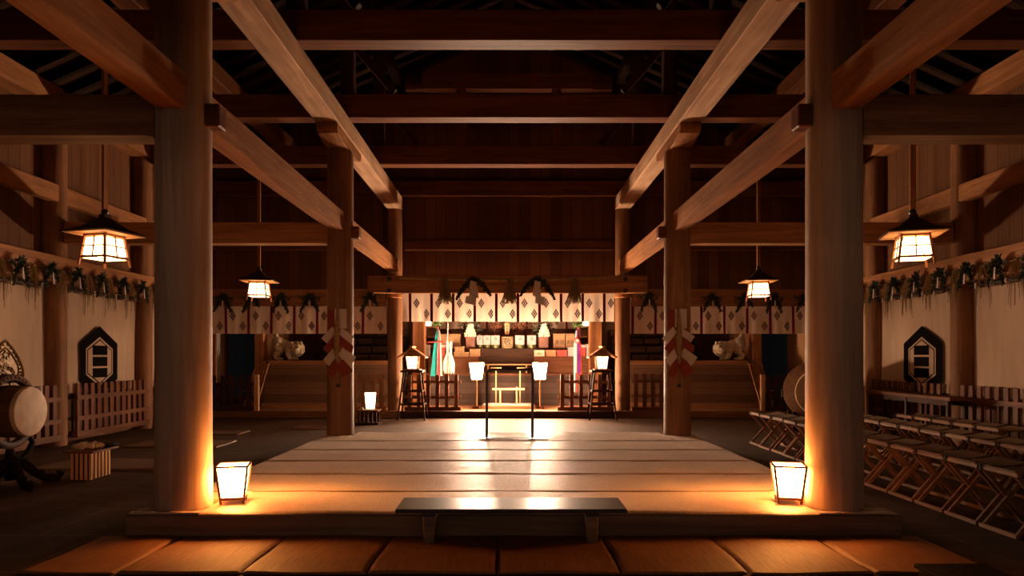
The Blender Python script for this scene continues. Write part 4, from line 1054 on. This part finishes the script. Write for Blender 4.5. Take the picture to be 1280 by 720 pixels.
carton(682, 695, 437.5, 445.5, 17.80, 'orangebox', 'small orange box between the green and red boxes on the altar step', None, z2, .18)
carton(696, 709, 437.5, 445.5, 17.80, 'redbox', 'small red box with white print on the right altar step', None, z2, .18, band='redbox')
carton(710, 717.5, 434, 445.5, 17.80, 'label', 'white upright box between the red box and the purple streamers', None, z2, .18)
carton(727.5, 732.4, 431, 445.5, 17.80, 'redbox', 'narrow red and white upright box right of the purple streamers', None, z2, .16, band='label')
carton(732.8, 736.8, 430, 445.5, 17.80, 'label', 'narrow white upright box against the right square post', None, z2, .16)
carton(531.4, 537.2, 431, 445.5, 17.80, 'label', 'white upright box beside the left square post behind the teal streamers', None, z2, .16)
carton(551, 556, 431, 442, 17.83, 'redbox', 'small red box behind the white hemp tassel', None, z2, .14, band='label')
# shelves at the altar's ends
for s, pa, pb in ((-1, 531, 549), (1, 724, 737)):
    t = thing('wall_cabinet', f'brown open cabinet behind the {("left", "right")[s > 0]} end of the altar', 'cabinet', (PX((pa + pb) / 2, 19), 19, z3), 'cabinets behind the altar')
    x0, x1 = PX(pa, 18.9), PX(pb, 18.9)
    MB().box(x0, x1, 19.08, 19.1, ZI, 2.0).build('back_panel', M['brownZ'], t)
    for x in (x0, x1 - .03): MB().box(x, x + .03, 18.85, 19.08, ZI, 2.0).build('side_panel', M['timberZ'], t)
    for zz in (1.45, 1.70, 1.97): MB().box(x0 + .031, x1 - .031, 18.85, 19.08, zz, zz + .03).build('shelf', M['timberX'], t)

# offering furniture between the tall lamps
y = 16.35
t = thing('low_dais', 'low wooden dais topped with a white mat between the tall paper lamps', 'dais', (0, y, ZI))
MB().box(PX(602, y), PX(669, y), y, y + .8, ZI, PZ(507, y) - .0).build('base', M['paleX'], t, bevel=.006)
MB().box(PX(603.5, y), PX(667.5, y), y + .03, y + .77, PZ(507, y) + .001, PZ(507, y) + .014).build('mat', M['label'], t)
zd = PZ(507, y) + .0145; y = 16.75
t = thing('offering_stool', 'narrow pale wooden stool on the white-topped dais', 'stool', (PX(635, y), y, zd))
MB().box(PX(615.3, y), PX(655.6, y), y - .08, y + .08, PZ(487.5, y), PZ(485.2, y)).build('top', M['paleX'], t, bevel=.003)
for px in (625.3, 645.8):
    for dy in (-.05, .05): MB().box(PX(px, y) - .018, PX(px, y) + .018, y + dy - .018, y + dy + .018, zd, PZ(487.5, y)).build('leg', M['paleZ'], t)
MB().box(PX(645, y), PX(647, y), y - .02, y + .02, PZ(485.2, y), PZ(483.8, y)).build('peg', M['paleX'], t)
y = 17.28
t = thing('tall_stand', 'tall thin-legged wooden offering stand behind the low dais', 'stand', (PX(635, y), y, ZI))
for px in (620, 650):
    for dy in (-.1, .1): MB().box(PX(px, y) - .014, PX(px, y) + .014, y + dy - .014, y + dy + .014, ZI, PZ(461.5, y)).build('leg', M['paleZ'], t)
MB().box(PX(613.5, y), PX(656.5, y), y - .14, y + .14, PZ(461.5, y), PZ(459.3, y)).build('top', M['paleX'], t, bevel=.003)

# ------------------------------------------------------------------ drums, crate
cxd, cyd, czd = -5.15, 7.22, .616
t = thing('hanging_drum', 'round drum in a ring frame topped by a gilt flame, on carved stand', 'drum', (cxd, cyd, LOW))
MB().lathe([(.243, -.20), (.262, -.12), (.272, 0), (.262, .12), (.243, .20)], 36, (cxd, cyd, czd), (1, 0, 0)).build('body', M['drumwood'], t, smooth=True)
for s in (-1, 1):
    hd = MB().lathe([(.001, .0), (.20, .002), (.250, -.004), (.256, -.02), (.256, -.05), (.250, -.052)], 40, (cxd + s * .222, cyd, czd), (s, 0, 0)).build('drum_head', M['skin'], t, smooth=True)
    mb = MB()
    for k in range(36):
        a = 2 * math.pi * k / 36; mb.ball((cxd + s * .187, cyd + .258 * math.cos(a), czd + .258 * math.sin(a)), .010, 6)
    mb.build('stud', M['iron'], hd)
ring = MB(); rg = []
for k in range(64):
    a = 2 * math.pi * k / 64; c, s_ = math.cos(a), math.sin(a)
    rg.append([Vector((cxd + dx, cyd + r * c, czd + r * s_)) for r, dx in ((.318, -.03), (.318, .03), (.333, .04), (.37, .04), (.385, .03), (.385, -.03), (.37, -.04), (.333, -.04))])
ring.rings(rg, False, True); ring.build('ring_frame', M['darkX'], t, smooth=True)
for k in range(26):
    a = math.pi * (-.15 + 1.3 * k / 25); MB().ball((cxd + .041, cyd + .352 * math.cos(a), czd + .352 * math.sin(a)), .014, 8).build('stud', M['gold'], t)
mb = MB().tube([(cxd, cyd, czd + .32), (cxd + .01, cyd + .02, czd + .305), (cxd, cyd - .015, czd + .29), (cxd, cyd, czd + .272)], .009, 6); mb.build('hook', M['iron'], t)
for k in (.33, .67):
    a = math.pi * (k * 2); mb = MB().tube([(cxd, cyd + .272 * math.cos(-.5 + (k > .5) * (math.pi + 1)), czd + .272 * math.sin(-.5)), (cxd, cyd + .32 * math.cos(-.5 + (k > .5) * (math.pi + 1)), czd + .32 * math.sin(-.5))], .012, 6); mb.build('cord', M['redcloth'], t)
# flame ornament: openwork teardrop plate
fx = cxd - .06
def tear(sc):
    pts = []
    for k in range(25):
        f = k / 24                                           # from the base right up to the tip
        wd = .27 * sc * (math.sin(math.pi * (.30 + .70 * f)) if f < .999 else 0)
        pts.append((wd, .40 * sc * f + (1 - sc) * .13))
    return pts
pr = tear(1.); pi_ = tear(.72); zb0 = czd + .335
outl = [(y_, z_) for y_, z_ in pr] + [(-y_, z_) for y_, z_ in pr[::-1][1:]]
inn = [(y_, z_) for y_, z_ in pi_] + [(-y_, z_) for y_, z_ in pi_[::-1][1:]]
tz = lambda y_, z_: z_ + zb0 - .06 * (abs(y_) / .25) ** 2
plate = MB().prism([(fx - .012, cyd + y_, tz(y_, z_)) for y_, z_ in outl], (.024, 0, 0)).build('flame_plate', M['gold'], t)
mb = MB(); mb.tube([(fx + .014, cyd + y_ * .97, tz(y_, z_)) for y_, z_ in outl], .013, 6); mb.tube([(fx + .014, cyd + y_, tz(y_, z_)) for y_, z_ in inn], .008, 6)
rnd = random.Random(4)
for k in range(46):
    y_, z_ = rnd.uniform(-.15, .15), rnd.uniform(.04, .30)
    if abs(y_) < .17 * (1 - z_ / .36): mb.tube([(fx + .016, cyd + y_ + .02 * math.cos(a_), zb0 + z_ + .02 * math.sin(a_)) for a_ in (j * .9 + k for j in range(5))], .006, 5)
for k in range(22):
    y_, z_ = outl[int(2 + k * (len(outl) - 5) / 22)]; mb.ball((fx + .018, cyd + y_ * .86, tz(y_, z_ * .93 + .012)), .012, 6)
mb.build('flame_relief', M['gold'], t, smooth=True)
# stand
MB().lathe([(.045, LOW + .08), (.06, LOW + .12), (.035, LOW + .18), (.03, LOW + .26), (.05, LOW + .30), (.04, czd - .387)], 14, (cxd, cyd, 0)).build('stand_post', M['soot'], t, smooth=True)
mb = MB()
for sy in (-1, 1):
    for k in range(2):
        mb.tube([(cxd, cyd + sy * (.04 + .0), czd - .50 - .04 * k), (cxd, cyd + sy * .16, czd - .53 - .05 * k), (cxd, cyd + sy * .27, czd - .46), (cxd, cyd + sy * .34, czd - .36), (cxd, cyd + sy * .30, czd - .31 + .0)], [.03, .035, .035, .028, .02], 8)
mb.build('cradle', M['soot'], t, smooth=True)
for k in range(4):
    a = math.pi / 4 + k * math.pi / 2 + .2; dx, dy = math.cos(a), math.sin(a)
    P_ = lambda r, z: (cxd + dx * r, cyd + dy * r, z)
    lg = MB().tube([P_(.03, LOW + .24), P_(.12, LOW + .25), P_(.22, LOW + .14), P_(.34, LOW + .05), P_(.45, LOW + .045), P_(.49, LOW + .085), P_(.45, LOW + .11)], [.04, .05, .045, .042, .042, .03, .02], 8)
    for q in range(3): lg.ball(P_(.18 + .1 * q, LOW + .17 - .05 * q), .045, 8, (1, 1, .8))
    lg.build('foot', M['soot'], t, smooth=True)

bx, by, bz = PX(1018, 13.0), 13.0, .545
ax_ = Vector((-.25, -.97, 0)).normalized()
t = thing('barrel_drum', 'big barrel drum on a low trestle partly hidden behind the right front pillar', 'drum', (bx, by, LOW))
MB().lathe([(.40, -.62), (.47, -.45), (.53, -.2), (.545, 0), (.53, .2), (.47, .45), (.40, .62)], 48, (bx, by, bz), ax_).build('body', M['drumwood'], t, smooth=True)
for s in (-1, 1):
    c = Vector((bx, by, bz)) + ax_ * s * .64
    hd = MB().lathe([(.001, 0), (.38, .0), (.412, -.012), (.425, -.10), (.418, -.105)], 40, c, ax_ * s).build('drum_head', M['skin'], t, smooth=True)
    mb = MB(); u = ax_.cross(Vector((0, 0, 1))).normalized()
    for j in range(2):
        for k in range(44):
            a = 2 * math.pi * (k + .5 * j) / 44; mb.ball(c - ax_ * s * (.065 + .035 * j) + (u * math.cos(a) + Vector((0, 0, 1)) * math.sin(a)) * (.424 + .006 * j), .014, 6)
    mb.build('stud', M['iron'], hd)
u = ax_.cross(Vector((0, 0, 1))).normalized()
for s in (-1, 1):
    c = Vector((bx, by, bz)) + u * s * .56
    MB().tube([c + (ax_ * math.cos(a) + Vector((0, 0, 1)) * math.sin(a)) * .07 + Vector((0, 0, -.05)) for a in (2 * math.pi * k / 16 for k in range(16))], .012, 6, closed=True).build('ring_handle', M['iron'], t, smooth=True)
for f in (-.32, .32):
    c = Vector((bx, by, 0)) + ax_ * f
    prof = [(-.44, LOW), (-.30, LOW), (-.26, LOW + .05), (.26, LOW + .05), (.30, LOW), (.44, LOW), (.42, bz - .36)] + [(.525 * math.sin(a), bz - .525 * math.cos(a)) for a in (R(44 - 8 * k) for k in range(12))] + [(-.42, bz - .36)]
    MB().prism([c + u * p + Vector((0, 0, z)) - ax_ * .04 for p, z in prof], ax_ * .08).build('trestle', M['darkX'], t)

t = thing('slatted_crate', 'small crate with pale vertical slats on the floor beside the hanging drum', 'crate', (-4.70, 7.85, LOW))
x0, x1, y0, y1, zc = -4.80, -4.585, 7.66, 8.06, LOW + .30
for k in range(5): MB().box(x0 + .05 * k, x0 + .05 * k + .024, y0, y0 + .016, LOW + .005, zc).build('slat', M['paleZ'], t)
for k in range(6): MB().box(x1 - .016, x1, y0 + .03 + .066 * k, y0 + .056 + .066 * k, LOW + .005, zc).build('slat', M['paleZ'], t)
MB().box(x0 + .002, x1 - .018, y0 + .018, y1, LOW, zc).build('inner_box', M['darkZ'], t)
MB().box(x0 - .06, x1 + .06, y0 - .05, y1 + .05, zc, zc + .025).build('top_board', M['brownX'], t, bevel=.004)
mb = MB(); rnd = random.Random(8)
for k in range(26):
    c = Vector((-4.70 + rnd.uniform(-.12, .10), 7.82 + rnd.uniform(-.12, .12), zc + .058)); mb.ball(c, rnd.uniform(.025, .045), 7, (rnd.uniform(.7, 1.3), rnd.uniform(.7, 1.3), rnd.uniform(.5, .9)), (rnd.random() * 3, rnd.random() * 3, 0))
for v in mb.bm.verts: v.co += Vector((rnd.uniform(-1, 1), rnd.uniform(-1, 1), rnd.uniform(-.6, .6))) * .008; v.co.z = max(v.co.z, zc + .0265)
one(mb, 'clear_bag', M['plastic'], 'shiny crumpled clear wrapping lying on the slatted crate', 'bag', (-4.7, 7.82, zc + .026))
mb = MB(); rnd = random.Random(12)
for k in range(9): mb.ball((-4.60 + rnd.uniform(-.02, .09), 8.0 + rnd.uniform(-.03, .09), zc + .055), .05, 9, (1.3, 1.1, .55))
for v in mb.bm.verts: v.co.z = max(v.co.z, zc + .0265)
one(mb, 'dark_pouch', M['darkcloth'], 'dark cloth pouch at the back of the slatted crate', 'pouch', (-4.56, 8.05, zc + .026), smooth=True)

# ------------------------------------------------------------------ right side: folding stools and a long table
def make_stool():
    t = thing('folding_stool', 'x', 'stool', (0, 0, 0), None, 0, True)
    h, L = .49, .42
    for y in (-L / 2 + .03, L / 2 - .03):
        for s in (-1, 1):
            MB().bar((s * .20, y + s * .013, .02), (-s * .19, y + s * .013, h - .02), .032, .022, (0, 1, 0)).build('leg', M['midX'], t)
    for s in (-1, 1):
        MB().bar((s * .19, -L / 2, h - .015), (s * .19, L / 2, h - .015), .036, .036).build('top_rail', M['midY'], t, bevel=.006)
        MB().bar((s * .20, -L / 2 + .002, .018), (s * .20, L / 2 - .002, .018), .034, .034).build('bottom_rail', M['midY'], t, bevel=.005)
    mb = MB(); n = 10; W = .205; rg = []
    for k in range(n + 1):
        x = -W + 2 * W * k / n; z = h + .010 - .03 * (1 - (x / W) ** 2)
        rg.append([Vector((x, -L / 2 + .03, z - .006)), Vector((x, L / 2 - .03, z - .006)), Vector((x, L / 2 - .03, z + .004)), Vector((x, -L / 2 + .03, z + .004))])
    mb.rings(rg); mb.build('seat', M['canvas'], t)
    for s in (-1, 1): MB().box(s * .19 - .026, s * .19 + .026, L / 2 - .028, L / 2 - .004, h - .04, h + .014).build('strap', M['darkcloth'], t)
    return t
proto = None
for row, (X, ys, nm) in enumerate(((3.97, [10.72 - .445 * i for i in range(13)], 'aisle row'), (5.10, [10.35 - .445 * i for i in range(9)], 'middle row'), (6.02, [10.30 - .445 * i for i in range(5)], 'wall row'))):
    for i, y in enumerate(ys):
        rnd = random.Random(row * 40 + i)
        if proto is None: proto = make_stool(); o = proto
        else: o = copy_tree(proto)
        place(o, (X + rnd.uniform(-.012, .012), y, LOW), rnd.uniform(-.012, .012), f'wooden folding stool with canvas seat, {nth(i, 99, 0)} from the shrine end of the {nm}', f'folding stools of the {nm}')
t = thing('long_table', 'long dark red-brown table along the right wall below the black crest', 'table', (6.42, 11.2, LOW))
MB().box(6.28, 6.60, 9.96, 12.3, .545, .60).build('tabletop', M['brownY'], t, bevel=.006)
for x in (6.32, 6.56):
    for y in (10.05, 11.1, 12.2): MB().box(x - .025, x + .025, y - .025, y + .025, LOW, .544).build('leg', M['darkZ'], t)
for x in (6.32, 6.56): MB().box(x - .012, x + .012, 10.08, 12.17, .47, .544).build('apron', M['darkY'], t)

# ------------------------------------------------------------------ world, camera
w = bpy.data.worlds.new('night'); bpy.context.scene.world = w; w.use_nodes = True
nt = w.node_tree; N = nt.nodes.new; L = nt.links.new; bg = nt.nodes['Background']
tc = N('ShaderNodeTexCoord'); sp = N('ShaderNodeSeparateXYZ'); L(tc.outputs['Generated'], sp.inputs[0])
mr = N('ShaderNodeMapRange'); mr.inputs['From Min'].default_value = .25; mr.inputs['From Max'].default_value = -.8; L(sp.outputs['Y'], mr.inputs['Value'])
r = ramp(N, [(0., (.008, .011, .018)), (1., (1.4, .93, .66))])
ab = N('ShaderNodeMath'); ab.operation = 'ABSOLUTE'; L(sp.outputs['Z'], ab.inputs[0])
mz = N('ShaderNodeMapRange'); mz.inputs['From Min'].default_value = 0.; mz.inputs['From Max'].default_value = .13; mz.inputs['To Min'].default_value = 1.; mz.inputs['To Max'].default_value = 0.; L(ab.outputs[0], mz.inputs['Value'])
mm = N('ShaderNodeMath'); mm.operation = 'MULTIPLY'; L(mr.outputs[0], mm.inputs[0]); L(mz.outputs[0], mm.inputs[1])
L(mm.outputs[0], r.inputs[0]); L(r.outputs[0], bg.inputs[0]); bg.inputs[1].default_value = 1.
cam = bpy.data.cameras.new('camera'); co = bpy.data.objects.new('camera', cam); C.objects.link(co)
co.location = (0, 0, HC); co.rotation_euler = (math.pi / 2, 0, 0)
cam.sensor_width = 36; cam.lens = F / 1280 * 36; cam.shift_x = (640 - CX) / 1280; cam.shift_y = (HY - 360) / 1280
cam.clip_start = .05; cam.clip_end = 200
sc = bpy.context.scene; sc.camera = co
sc.view_settings.view_transform = 'Standard'; sc.view_settings.look = 'None'; sc.view_settings.gamma = 1; sc.view_settings.exposure = 0.0
sc.view_settings.use_curve_mapping = False
sc.cycles.use_denoising = True; sc.cycles.max_bounces = 6; sc.cycles.diffuse_bounces = 4; sc.cycles.sample_clamp_indirect = 8
for o in list(bpy.data.objects):
    for k in ('_at',):
        if k in o: del o[k]
